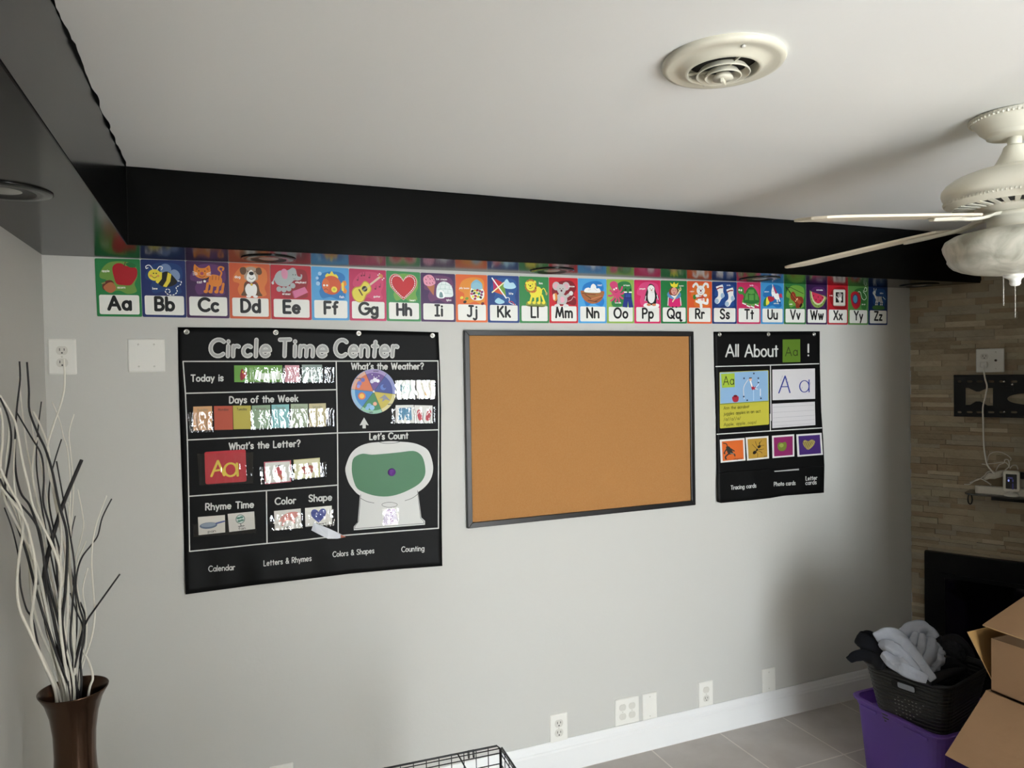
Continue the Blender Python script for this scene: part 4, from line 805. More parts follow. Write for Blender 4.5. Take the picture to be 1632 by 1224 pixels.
a = Art(SC2, .0006); lineart(a, CC([(160,567),(820,550),(1415,533)], s1), 1.6); lineart(a, CC([(825,550),(830,1000),(832,1224)], s1)+CC([(824,0),(825,200)], s2), 1.5); lineart(a, CC([(175,245),(820,205),(1450,168)], s2), 1.6); a.build('divider_lines', ch2)
for txt, x0, y0, x1, y1 in (('Tracing cards', 345, 920, 650, 893), ('Photo cards', 870, 877, 1128, 861), ('Letter', 1257, 808, 1393, 797), ('cards', 1255, 862, 1385, 852)):
    a = Art(SC2, .0006); p0 = cr(x0, y0, s2); p1 = cr(x1, y1, s2); a.T(None, txt, p0[0], p0[1], 6.2, .16, p1[0], p1[1], m=M_prnt); a.build('pocket_label', ch2)
# raised lips of the bottom pockets
mb = MB()
for l in ([(172,728),(320,700),(480,692),(640,680),(800,668)], [(825,690),(1000,672),(1170,655)], [(1190,655),(1330,634),(1480,640)]):
    mb.tube([SC2(*cr(x, y, s2), .002) for x, y in l], .0016, M_vinyl, 6)
mb.build('pocket_lips', ch2)
paper('letter_card', SC2, CC([(974,238),(1187,235),(1190,512),(974,517)], s1), '5a7a24', 'green Aa card in the title of the All About chart', 'letter card', lambda a: a.T('20280f', 'Aa', 16, 72, 38, .1, 84, 71), None, part='lettering')
def d_post(a):
    a.P('86aacc', [(1,1),(99,1),(99,56),(1,56)]); a.S('5f7a3a', [(1,57),(99,57)], 1.2); a.P('9ab43a', [(3,3),(31,3),(31,28),(5,28)]); a.T('20280f', 'Aa', 8, 23, 15, .1, 29, 23)
    a.B('a8283a', [(26,45),(38,45),(37,54),(28,54)]); a.E('6a1420', 32, 44, 4, 2); a.S('e4d8cc', [(50,50),(49,30),(58,16)], 1.1, True); a.E('e0b49a', 63, 16, 3, 3); a.S('3a2a20', [(61,13),(65,13)], 2); a.B('a01f3a', [(63,20),(70,30),(74,28),(72,34),(66,34)]); a.S('f0ece8', [(63,19),(66,28)], 2.6); a.S('d9e4ee', [(74,30),(79,26),(80,18)], 1.2, True); a.S('bfd2e4', [(69,34),(69,54)], 1.1); a.S('e8e4e0', [(83,34),(83,46)], 1.4); a.S('d9d4cc', [(72,32),(77,34)], 1.4)
    for x, y in ((50,13),(70,5),(79,14),(49,46),(56,53),(84,51),(79,22)): a.E('26304a', x, y, 1.6, 1.6)
    for txt, x1, y in (('Ann the acrobat', 60, 69), ('juggles apples in an act.', 84, 79), ('/a//a//a/', 42, 89), ('Apple, apple...oops!', 74, 98.5)): a.T('3f4418', txt, 8, y-2, 5.4, .12, x1, y-2)
paper('poster_card', SC2, [cr(203, 636, s1), cr(802, 611, s1), cr(808, 125, s2), cr(210, 175, s2)], 'b9b23e', 'blue and yellow rhyme poster of Ann the acrobat in the All About chart', 'poster', d_post, None, part='poster_print', rnd=2)
def d_trace(a):
    b = '26368a'; a.S(b, [(15,77),(30,22),(41,77)], 3); a.S(b, [(21,57),(36,57)], 3); a.S(b, [(75+11*math.cos(k*.35), 58+19*math.sin(k*.35)) for k in range(19)], 2.6); a.S(b, [(86,37),(86,77)], 2.6)
    for q in ((21,30),(24,20),(35,30),(38,40),(90,45),(70,60)): a.S('8a8a98', [q, (q[0]-2, q[1]+8)], .7)
paper('tracing_card', SC2, CC([(848,605),(1368,590),(1370,960),(850,978)], s1), 'd2cfd0', 'white tracing card with blue A and a in the All About chart', 'tracing card', d_trace, None, part='lettering')
paper('lined_card', SC2, [cr(846, 1022, s1), cr(1366, 995, s1), cr(1373, 133, s2), cr(848, 172, s2)], 'cfcccd', 'white lined writing card below the tracing card', 'writing card', lambda a: [a.S('8c8a90', [(2,y),(98,y)], .8) for y in (14, 36, 58, 76, 92)], None, part='ruled_lines')
def d_sq(c): return lambda a: a.P(c, [(8,8),(93,8),(93,93),(8,93)])
def d_all(a):
    d_sq('cf6428')(a); g = '2c2e28'; a.S(g, [(14,16),(26,20),(30,34)], 4, True); a.B(g, [(24,34),(36,32),(46,48),(50,62),(36,68),(28,56)]); a.S(g, [(28,40),(16,58),(18,62)], 5, True); a.S(g, [(44,44),(56,54)], 5); a.S(g, [(34,64),(20,76),(22,86)], 6, True); a.S(g, [(44,62),(56,68),(58,76)], 5, True); a.S('8a8a80', [(40,62),(54,66)], 3); a.T('7a3414', 'alligator', 52, 92, 7, .16, 88, 92)
def d_ant(a):
    d_sq('b08a34')(a); k = '16120e'; a.E(k, 58, 44, 8, 6, -35); a.E(k, 47, 58, 6, 4, -40); a.E(k, 36, 68, 9, 7, -35)
    for q in (((50,56),(36,42),(28,32)),((54,50),(46,36),(42,20)),((58,48),(60,30),(70,18)),((48,60),(62,66),(70,74)),((54,56),(66,58),(78,56)),((44,64),(50,78),(48,90)),((62,42),(74,40),(80,40)),((60,38),(58,30),(62,24))): a.S(k, list(q), 1.6)
    a.T('5a4414', 'ant', 84, 92, 7, .16)
def d_app(a): d_sq('84245c')(a); a.B('6f7a30', [(24,46),(32,32),(46,34),(60,32),(66,46),(60,66),(46,72),(30,66)]); a.E('93a04a', 42, 46, 10, 9)
def d_asp(a):
    d_sq('42286a')(a); a.B('a89a5a', [(24,40),(32,28),(46,34),(60,28),(72,38),(64,56),(44,72),(30,58)])
    for k in range(6): a.S('5a4a2a', [(26+k*8,34+k*1),(36+k*7,66-k*4)], 1.6); a.S('5a4a2a', [(26+k*3,40+k*6),(68-k*4,34+k*6)], 1.4)
for q, fn, lab in (([(207,313),(510,290),(522,565),(220,593)], d_all, 'orange photo card of an alligator'), ([(522,285),(800,265),(808,540),(540,567)], d_ant, 'gold photo card of a black ant'), ([(843,265),(1115,245),(1117,515),(850,537)], d_app, 'magenta photo card of a green apple'), ([(1140,248),(1447,228),(1465,495),(1155,520)], d_asp, 'purple photo card of a golden criss-cross heap')):
    paper('photo_card', SC2, CC(q, s2), 'dcdad6', lab+' in the All About chart', 'photo card', fn, 'photo cards in the All About chart')
paper('spare_card', SC2, CC([(872,692),(1172,664),(1174,684),(876,704)], s2), 'a8a8a6', 'white card edge peeking from the Photo cards pocket', 'photo card', None, None, d0=.004)

# ------------------------------------------------------------------ corkboard
M_cork = mat('cork', 'a97b4a', 0.85, spec=0.15, bump=(260, .25), vary=(180, 'a57442', .25)); M_frame = mat('black_frame', '101011', 0.35, spec=0.5)
cx0, cx1, cz0, cz1 = 1.383, 2.444, 1.0405, 1.8065; D = .018; fw = .021
t = root('corkboard', ((cx0+cx1)/2, 0, cz0), 'black framed empty corkboard hanging on the wall between the two pocket charts', 'bulletin board')
mb = MB(); mb.box(cx0+.006, cx1-.006, -.009, -.0015, cz0+.006, cz1-.006, M_cork); mb.build('cork_panel', t)
for nm, q in (('frame_rail', [(cx0, cz1), (cx1, cz1), (cx1-fw, cz1-fw), (cx0+fw, cz1-fw)]), ('frame_rail', [(cx0+fw, cz0+fw), (cx1-fw, cz0+fw), (cx1, cz0), (cx0, cz0)]), ('frame_stile', [(cx0, cz1), (cx0+fw, cz1-fw), (cx0+fw, cz0+fw), (cx0, cz0)]), ('frame_stile', [(cx1-fw, cz1-fw), (cx1, cz1), (cx1, cz0), (cx1-fw, cz0+fw)])):
    mb = MB(); mb.loops([[Vector((x, -.001, z)) for x, z in q], [Vector((x, -D, z)) for x, z in q]], M_frame, False); mb.build(nm, t, bevel=.002)

# ------------------------------------------------------------------ outlets and blank plates
def receptacle(mb, f, u, v, s=1.0, holes=True):
    o = [(u+(p[0])*s, v+(p[1])*s) for p in [(.0165*math.cos(R(k))*1.0, max(-.0135, min(.0135, .0165*math.sin(R(k))))) for k in range(0, 360, 15)]]
    mb.loops([[f(x, y, .0045) for x, y in o], [f(x, y, .0062) for x, y in o]], M_recep, False)
    if holes:
        for dx, w, h in ((-.0062, .0011, .0042), (.0062, .0011, .0036)): mb.poly([f(u+(dx+a)*s, v+(.003+b)*s, .0064) for a, b in ((-w, -h), (w, -h), (w, h), (-w, h))], M_dark)
        mb.poly([f(u+.0026*math.cos(k*.785)*s, v+(-.0075+.0026*math.sin(k*.785))*s, .0064) for k in range(8)], M_dark)
def screw(f, u, v, parent):
    mb = MB(); L = [[f(u+r*math.cos(k*.628), v+r*math.sin(k*.628), d) for k in range(10)] for r, d in ((.0032, .0048), (.0028, .006), (.001, .0064))]; mb.loops(L, M_recep, True, (False, True)); mb.build('screw', parent)
def plate(name, f, w, h, label, recs=(), scr=(), group=None, cat='outlet', round_=.004):
    mb = MB(); e0 = rrect(-w/2, -h/2, w/2, h/2, round_); e1 = rrect(-w/2+.004, -h/2+.004, w/2-.004, h/2-.004, max(.001, round_-.002))
    mb.loops([[f(u, v, 0.0004) for u, v in e0], [f(u, v, .0025) for u, v in e0], [f(u, v, .0052) for u, v in e1]], M_plate, False)
    o = mb.build(name, origin=f(0, 0, 0), label=label, cat=cat, group=group)
    for r in recs:
        mb = MB(); receptacle(mb, f, r[0], r[1], r[2] if len(r) > 2 else 1, r[3] if len(r) > 3 else True); mb.build('receptacle', o)
    for s in scr: screw(f, *s, o)
    return o
def wf(px, py):
    c = WP(px, py); return lambda u, v, d: Vector((c.x+u, -d, c.z+v))
GO = 'white plates low on the back wall'
plate('wall_outlet', wf(99.5, 568.5), .078, .114, 'white two-socket outlet high on the wall in the left corner', [(0, .0195), (0, -.0195)], [(0, 0)])
plate('blank_plate', wf(233.5, 566.5), .110, .110, 'square white blank wall plate with four screws below the Aa and Bb cards', (), [(-.023, .036), (.023, .036), (-.023, -.036), (.023, -.036)], None, 'wall plate')
plate('wall_outlet', wf(890, 1159.5), .080, .116, 'white outlet with rounded safety covers, leftmost of the low outlets, above the baseboard', [(0, .0195, 1.15), (0, -.0195, 1.15)], [(0, 0)], GO)
plate('wall_outlet', wf(999, 1132.5), .118, .114, 'white four-socket outlet plate above the baseboard', [(-.023, .0195, 1, False), (-.023, -.0195, 1, False), (.023, .0195, 1, False), (.023, -.0195, 1, False)], [(-.023, 0), (.023, 0)], GO)
plate('blank_plate', wf(1035, 1125), .074, .114, 'white blank wall plate right beside the four-socket outlet', (), [(0, .042), (0, -.042)], GO, 'wall plate')
plate('wall_outlet', wf(1124.5, 1105.5), .077, .112, 'white two-socket outlet above the baseboard right of the four-socket plate', [(0, .0195, 1, False), (0, -.0195)], [(0, 0)], GO)
plate('blank_plate', wf(1224.5, 1083.5), .079, .110, 'white blank wall plate above the baseboard, rightmost on the wall', (), [(0, .038), (0, -.038)], GO, 'wall plate')
plate('wall_outlet', wf(449, 1244), .080, .116, 'white outlet plate half cut off at the bottom edge, left of the wire pen', [(0, .0195), (0, -.0195)], [(0, 0)], GO)

# ------------------------------------------------------------------ stone wall things
def sf(px, py, off=0.0):
    P = hit(px, py, SN, Vector((XR, 0, 0))+SN*off); s = (P-Vector((XR, 0, 0))).dot(SD); return s, P.z
s0, z0 = sf(1578, 574.5, .018)
of = lambda u, v, d: SP(s0+u, z0+v, .017+d)
so = plate('wall_outlet', of, .114, .114, 'white outlet and cable plate on the stone wall above the TV bracket', [(-.023, .0195), (-.023, -.0195)], [(.023, .04), (.023, -.04)])
mb = MB(); mb.loops([[of(.023+r*math.cos(k*.524), r*math.sin(k*.524), d) for k in range(12)] for r, d in ((.006, .005), (.005, .009), (.0035, .012), (.001, .012))], mat('coax', '3a2e22', .5, .6), True); mb.build('cable_jack', so)
mb = MB(); mb.box(-.037, -.009, -.034, -.006, .006, .034, M_plate, T=lambda p: of(p.x, p.y, p.z))
pc = root('power_cord', of(-.023, -.02, .02), 'white power cord hanging down the stone wall from the outlet to the shelf', 'cord')  # power cord from the wall outlet down to the shelf
mb.build('plug', pc, bevel=.004)
cl = [(1569,580,.045),(1568,590,.055),(1570,604,.062),(1573,616,.062),(1570,634,.06),(1566.5,650,.058),(1567,676,.055),(1567.6,700,.06),(1568.5,714,.075),(1571,730,.09),(1574,741,.1),(1584,755,.11)]
mb = MB(); mb.tube([SP(*sf(x, y, d), d) for x, y, d in [(p.x, p.y, p.z) for p in smooth_open(cl, 6)]], .0036, mat('white_cable', 'e8e4da', .45), 8); mb.build('cable', pc)
# tv bracket with real cut-outs
def px2(pts, off): return [sf(x, y, off) for x, y in pts]
bo = .024; s_l, z_t = sf(1520, 598, bo); _, z_b = sf(1520, 663.5, bo); s_r = s_l+.62
def hs(pts): return [(sf(x, y, bo)[0], sf(x, y, bo)[1]) for x, y in pts]
holes = [hs([(1538.5,618),(1543,618),(1556,624),(1561,624),(1574,618.5),(1582.5,618.5),(1582.5,646.5),(1574,646.5),(1562,640),(1555,640),(1546,645.5),(1538.5,645.5)])]
def slots(ss, zz, w=.028, h=.010): return [rrect(ss-w/2, zz-h/2, ss+w/2, zz+h/2, h*.45, 2)]
for x in (1529, 1545, 1561, 1579.5, 1597.5, 1616):
    for y in (608, 657): sx, sz = sf(x, y, bo); holes += slots(sx, sz, .018 if x == 1529 else .026)
oc = sf(1640, 636, bo); holes.append([(oc[0]+.085*math.cos(R(k)), oc[1]+.027*math.sin(R(k))) for k in range(0, 360, 15)])
mb = MB(); mb.slab([(s_l, z_b), (s_r, z_b), (s_r, z_t), (s_l, z_t)], holes, lambda u, v, d: SP(u, v, bo-.012+d), .012, M_blackmetal)
tv = root('tv_bracket', SP((s_l+s_r)/2, z_b, 0), 'black metal TV wall bracket with cut-outs on the stone wall', 'TV bracket'); mb.build('wall_plate', tv)
for y in (599.3, 662):
    s, z = sf(1520, y, bo); mb = MB(); mb.box(s_l, s_r, .012, .030, z-.005, z+.005, M_blackmetal, T=lambda p: SP(p.x, p.z, p.y)); mb.build('rail', tv, bevel=.001)
for x, y in ((1600.5, 608), (1600.5, 657), (1613.5, 613)):
    s, z = sf(x, y, bo); mb = MB(); mb.loops([[SP(s+r*math.cos(k*.628), z+r*math.sin(k*.628), d) for k in range(10)] for r, d in ((.007, bo), (.006, bo+.005), (.002, bo+.007))], M_steel, True, (False, True)); mb.build('bolt', tv)
s, z = sf(1605, 620, bo); mb = MB(); mb.box(s-.025, s+.025, bo, bo+.006, z-.012, z+.012, M_blackmetal, T=lambda p: SP(p.x, p.z, p.y)); mb.build('spirit_level', tv)
# floating shelf and what lies on it
ZSH = 1.026; SHD = .135; s_a = sf(1536, 786, SHD)[0]; s_b = s_a+.55
M_shelf = mat('dark_glass_shelf', '3c3832', .12, spec=.6)
pf = [(s_b, .012), (s_a+.012, .012), (s_a+.004, .04), (s_a, SHD-.035), (s_a+.012, SHD-.01), (s_a+.04, SHD), (s_b, SHD)]
mb = MB(); mb.loops([[SP(s, ZSH-.008, d) for s, d in pf], [SP(s, ZSH, d) for s, d in pf]], M_shelf, False)
sh = root('wall_shelf', SP((s_a+s_b)/2, ZSH, 0), 'dark glass shelf floating on the stone wall above the fireplace', 'shelf'); mb.build('shelf_board', sh, bevel=.001)
mb = MB(); mb.box(s_a+.1, s_b-.1, .012, .03, ZSH-.04, ZSH-.009, M_blackmetal, T=lambda p: SP(p.x, p.z, p.y)); mb.build('bracket', sh)
hk = SP(s_a+.022, ZSH-.008, SHD-.03)
mb = MB(); mb.tube([hk+SD*(.009*math.sin(k*.5236)*(1 if k < 12 else 0))+Vector((0, 0, -.024+.024*math.cos(k*.5236))) for k in range(13)], .0028, M_blackmetal, 8); mb.build('hanging_loop', sh, label='small black loop under the shelf corner')
M_pw = mat('power_strip_plastic', 'd8d2c4', .5)
sa, _ = sf(1554, 775, .085); 
mb = MB(); e = rrect(sa, .062, sa+.30, .106, .02, 5); mb.loops([[SP(s, ZSH+.0005, d) for s, d in e], [SP(s, ZSH+.030, d) for s, d in e], [SP(s*.985+.015*sa, ZSH+.034, d*.9+.0084) for s, d in e]], M_pw, False)
ps = mb.build('power_strip', origin=SP(sa+.15, ZSH, .085), label='off-white power strip lying on the wall shelf', cat='power strip')
for ss in (.02, .07, .115, .16):
    mb = MB(); 
    for d in (.079, .091): mb.poly([SP(sa+ss+.003*math.cos(k*.785), ZSH+.0345, d+.002*math.sin(k*.785)) for k in range(8)], M_dark)
    mb.build('socket_holes', ps)
M_cb = mat('grey_cable', 'd6d0c2', .5)
def cable(name, pts, r, label, m=None, group='cables piled on the shelf', off=None):
    q = [SP(*sf(x, y, d), d) for x, y, d in [(p.x, p.y, p.z) for p in smooth_open(pts, 6)]]
    mb = MB(); mb.tube(q, r, m or M_cb, 7); return mb.build(name, origin=q[0], label=label, cat='cable', group=group)
k9 = lambda x, y, d: (1500+x/9.42, 690+y/9.42, d)
cable('charger_cable', [k9(345,770,.10), k9(430,768,.1), k9(520,705,.105), k9(600,690,.11), k9(680,730,.105), k9(750,780,.1)], .0028, 'white cable looping over the left end of the power strip')
cable('charger_cable', [k9(430,745,.08), k9(560,700,.085), k9(650,640,.09), k9(690,590,.09), k9(760,570,.09)], .0028, 'white cable rising from the power strip to the bundle on the shelf')
cable('charger_cable', [k9(690,430,.07), k9(720,330,.06), k9(800,285,.06), k9(900,290,.06), k9(1000,340,.06), k9(1050,390,.07), k9(1020,430,.08)], .0022, 'thin cable arching high against the stone wall above the shelf', M_cb)
cable('charger_cable', [k9(610,465,.08), k9(680,480,.085), k9(730,540,.09), k9(800,590,.1)], .0026, 'short white cable end poking left out of the bundle on the shelf')
cable('charger_cable', [k9(690,465,.07), k9(800,455,.07), k9(920,440,.07), k9(990,460,.08), k9(1030,520,.085)], .0024, 'straight cable crossing the top of the bundle on the shelf')
cable('charger_cable', [k9(820,570,.09), k9(870,480,.08), k9(940,450,.08), k9(960,400,.08), k9(1010,410,.08), k9(1020,500,.085), k9(960,560,.09)], .0026, 'cable twisted into a round loop behind the white monitor')
cable('charger_cable', [k9(1030,540,.05), k9(1070,490,.05), k9(1130,490,.05), k9(1155,550,.055)], .0026, 'cable curling down behind the top of the white monitor')
mb = MB(); bn = [k9(640,690,.075), k9(720,640,.085), k9(800,640,.09), k9(900,610,.085), k9(960,590,.08)]
mid = [SP(*sf(x, y, d), d) for x, y, d in bn]
for k in range(9):
    o = Vector((0, 0, .012*math.sin(k*2.4)))+SN*(.011*math.cos(k*2.4)); mb.tube([mid[i]*(1-0)+o*(1 if 0 < i < 4 else .4) for i in range(5)], .0042, M_cb, 6)
mb.build('cable_bundle', origin=mid[2], label='tied bundle of grey cable lying behind the power strip', cat='cable')
# small white monitor
bm_s, bm_z = sf(1612.5, 789, .11); bmz = ZSH
bmon = root('baby_monitor', SP(bm_s, ZSH, .112), 'small white monitor with a lit dark screen standing on the shelf', 'monitor')
M_mon = mat('monitor_white', 'dcd8cc', .35)
mb = MB(); mb.lathe([(.030, .0005), (.031, .006), (.026, .012), (.016, .016), (.012, .022), (0, .022)], SP(bm_s, ZSH, .112), M_mon, 28); mb.build('stand_base', bmon)
ms, mz = sf(1612, 763.5, .115); hw, hh = .0325, .048
mzc = ZSH+.022+hh
e = rrect(ms-hw, mzc-hh, ms+hw, mzc+hh, .010, 5); mb = MB(); mb.loops([[SP(s, z, .105) for s, z in e], [SP(s, z, .122) for s, z in e], [SP(ms+(s-ms)*.95, mzc+(z-mzc)*.96, .126) for s, z in e]], M_mon, False); mb.build('monitor_body', bmon)
e = rrect(ms-.0215, mzc-.034, ms+.0215, mzc+.034, .002, 2); mb = MB(); mb.loops([[SP(s, z, .126) for s, z in e], [SP(s, z, .1264) for s, z in e]], mat('screen_black', '06060c', .15), False)
mb.poly([SP(ms-.010+.0035*math.cos(k*.524), mzc+.004+.0055*math.sin(k*.524), .1267) for k in range(12)], mat('screen_glow', '8890ff', .3, emit=('a8b4ff', .55)))
for q in ((.006,-.022,.0025,.014),(-.004,.016,.010,.004),(.006,.004,.003,.006)): mb.poly([SP(ms+q[0]+a*q[2], mzc+q[1]+b*q[3], .1267) for a, b in ((-1,-1),(1,-1),(1,1),(-1,1))], mat('screen_blue', '2a2a60', .3, emit=('4a48a0', .12)))
mb.build('screen', bmon)
bs, _ = sf(1642, 785, .1)
mb = MB(); mb.lathe([(.022, .0005), (.024, .006), (.027, .04), (.025, .042), (.021, .006), (0, .005)], SP(bs, ZSH, .1), M_mon, 24); mb.build('white_cup', origin=SP(bs, ZSH, .1), label='white cup at the right end of the shelf, cut off by the photo edge', cat='cup')
b0, _ = sf(1618, 770, .04)
mb = MB(); mb.box(b0, b0+.16, .016, .06, ZSH+.001, ZSH+.075, mat('router_white', 'a59e90', .5), T=lambda p: SP(p.x, p.z, p.y)); rt = mb.build('router_box', origin=SP(b0+.08, ZSH, .04), label='off-white box standing at the back of the shelf behind the monitor', cat='box', bevel=.003)
mb = MB(); mb.box(b0-.012, b0+.16, .018, .058, ZSH+.076, ZSH+.106, M_blackmetal, T=lambda p: SP(p.x, p.z, p.y)); mb.build('media_box', origin=SP(b0+.07, ZSH+.076, .04), label='black media box on top of the off-white box on the shelf', cat='box', bevel=.003)
# fireplace
M_fg = mat('black_glass', '040404', .08, spec=.3); M_fs = mat('fireplace_black', '050505', .4, spec=.2)
f0, fz = sf(1473, 878, .05); f1 = f0+.86
fp = root('electric_fireplace', SP((f0+f1)/2, 0, .03), 'black electric fireplace with glass front against the stone wall', 'fireplace')
mb = MB(); mb.box(f0, f1, .017, .05, .001, fz, M_fs, T=lambda p: SP(p.x, p.z, p.y)); mb.build('cabinet', fp, bevel=.003)
mb = MB(); mb.box(f0+.09, f1-.09, .050, .054, .12, fz-.12, M_fg, T=lambda p: SP(p.x, p.z, p.y)); mb.build('glass_front', fp, bevel=.001)
mb = MB()
for a0, a1, b0_, b1_ in ((f0+.07, f1-.07, fz-.12, fz-.10), (f0+.07, f1-.07, .10, .12), (f0+.07, f0+.09, .12, fz-.12), (f1-.09, f1-.07, .12, fz-.12)): mb.box(a0, a1, .05, .058, b0_, b1_, M_fs, T=lambda p: SP(p.x, p.z, p.y))
mb.build('front_frame', fp)

# ------------------------------------------------------------------ ceiling fan
fc = Vector((2.3559, -1.455, 0)); M_fan = mat('fan_cream', 'dcd8c8', .35); M_bl = mat('blade_cream', 'd8cdb8', .45, vary=(6, 'cfc3ac', .3))
fan = root('ceiling_fan', (fc.x, fc.y, ZC), 'cream ceiling fan with alabaster glass light bowl and pull chains', 'ceiling fan')
mod = lambda idx, amp: (lambda i, j: amp*(j % 2) if i in idx else 0)
mb = MB(); mb.lathe([(.093, ZC-.0005), (.096, ZC-.003), (.0955, ZC-.009), (.091, ZC-.013), (.086, ZC-.018), (.076, ZC-.034), (.066, ZC-.043), (.061, ZC-.046), (.060, ZC-.051), (.052, ZC-.0535), (.016, ZC-.054)], fc, M_fan, 116, mod((1, 2), .035)); mb.build('canopy', fan)
mb = MB(); mb.lathe([(.0155, ZC-.05), (.0155, 2.18)], fc, M_fan, 24); mb.build('downrod', fan)
mb = MB(); mb.lathe([(.020, 2.190), (.024, 2.186), (.027, 2.175), (.040, 2.150), (.048, 2.138), (.05, 2.13)], fc, M_fan, 40); mb.build('rod_cover', fan)
mb = MB(); mb.lathe([(.03, 2.138), (.06, 2.136), (.10, 2.126), (.128, 2.116), (.131, 2.112), (.137, 2.111), (.150, 2.102), (.159, 2.090), (.160, 2.080), (.157, 2.070), (.152, 2.064), (.151, 2.058), (.149, 2.052), (.143, 2.050), (.137, 2.042), (.133, 2.040)], fc, M_fan, 216, mod((11, 12), .035), caps=(True, False)); mb.build('motor_housing', fan)
for rb, zb_, nb in ((.0945, ZC-.0095, 58), (.1515, 2.0555, 108)):
    mb = MB()
    for k in range(nb): mb.lathe([(0, .0042), (.0026, .0032), (.0036, 0), (.0026, -.0032), (0, -.0042)], fc+Vector((rb*math.cos(2*math.pi*k/nb), rb*math.sin(2*math.pi*k/nb), zb_)), M_fan, 6)
    mb.build('bead_trim', fan)
mb = MB(); mb.lathe([(.134, 2.0415), (.09, 2.039), (.06, 2.038)], fc, M_duct, 48, caps=(False, False))
mb.build('vent_recess', fan)
mb = MB()
for k in range(30):
    A = Matrix.Rotation(R(k*12), 3, 'Z'); mb.add([fc+A @ Vector(p) for p in ((.084, -.0045, 2.035), (.136, -.0065, 2.040), (.136, .0065, 2.040), (.084, .0045, 2.035), (.084, -.0045, 2.039), (.136, -.0065, 2.042), (.136, .0065, 2.042), (.084, .0045, 2.039))], [(3,2,1,0),(0,1,5,4),(1,2,6,5),(2,3,7,6),(3,0,4,7)], M_fan)
mb.lathe([(.086, 2.039), (.086, 2.034), (.078, 2.030), (.07, 2.022), (.062, 2.020)], fc, M_fan, 48, caps=(False, True))
mb.build('vent_fins', fan)
mb = MB(); mb.lathe([(.066, 2.022), (.068, 2.010), (.060, 2.008), (.060, 1.985), (.066, 1.980), (.06, 1.97)], fc, M_fan, 48); sw = mb.build('switch_housing', fan)
for a_ in (236, 300):
    c = fc+Vector((.061*math.cos(R(a_)), .061*math.sin(R(a_)), 1.998)); mb = MB(); mb.lathe([(.005, .004), (.0055, 0), (.003, -.004), (0, -.004)], c, M_steel, 12); mb.build('screw', sw)
def glass_mat():
    m = bpy.data.materials.new('alabaster_glass'); m.use_nodes = True; nt = m.node_tree; b = nt.nodes['Principled BSDF']
    tc = nt.nodes.new('ShaderNodeTexCoord'); n = nt.nodes.new('ShaderNodeTexNoise'); n.inputs['Scale'].default_value = 14; n.inputs['Detail'].default_value = 6; n.inputs['Distortion'].default_value = 1.2
    rp = nt.nodes.new('ShaderNodeValToRGB'); rp.color_ramp.elements[0].position = .35; rp.color_ramp.elements[1].position = .72; rp.color_ramp.elements[0].color = (*hexc('8f8d7f'), 1); rp.color_ramp.elements[1].color = (*hexc('cfcdc0'), 1)
    nt.links.new(tc.outputs['Object'], n.inputs['Vector']); nt.links.new(n.outputs['Fac'], rp.inputs['Fac']); nt.links.new(rp.outputs['Color'], b.inputs['Base Color'])
    b.inputs['Roughness'].default_value = .35
    return m
mb = MB(); mb.lathe([(.062, 1.983), (.10, 1.978), (.135, 1.970), (.152, 1.960), (.158, 1.946), (.156, 1.936), (.150, 1.922), (.1465, 1.914), (.1475, 1.909), (.142, 1.900), (.134, 1.892), (.118, 1.884), (.095, 1.877), (.06, 1.871), (.03, 1.868), (.0, 1.867)], fc, glass_mat(), 64); mb.build('glass_bowl', fan)
mb = MB(); mb.lathe([(.020, 1.871), (.026, 1.868), (.025, 1.863), (.018, 1.860), (.013, 1.856), (.012, 1.850), (.0125, 1.846), (.009, 1.841), (0, 1.839)], fc, mat('finial_white', 'e8e6de', .3), 28); mb.build('finial', fan)
for off, zt_, zb_ in ((RIGHT*-.021+FWD*.012, 1.869, 1.793), (Vector((0, 0, 0)), 1.839, 1.760)):
    mb = MB(); p0 = fc+off; k = int((zt_-zb_)/.0036)
    for i in range(k+1): mb.lathe([(.0004, .0016), (.0015, .0006), (.0015, -.0006), (.0004, -.0016)], p0+Vector((0, 0, zt_-i*.0036)), M_brass, 6)
    mb.tube([p0+Vector((0, 0, zt_)), p0+Vector((0, 0, zb_))], .0006, M_brass, 5); mb.build('pull_chain', fan)
FAN_A, DROOP, BL, PITCH_B = 177.5, 0.070, .655, -7.0
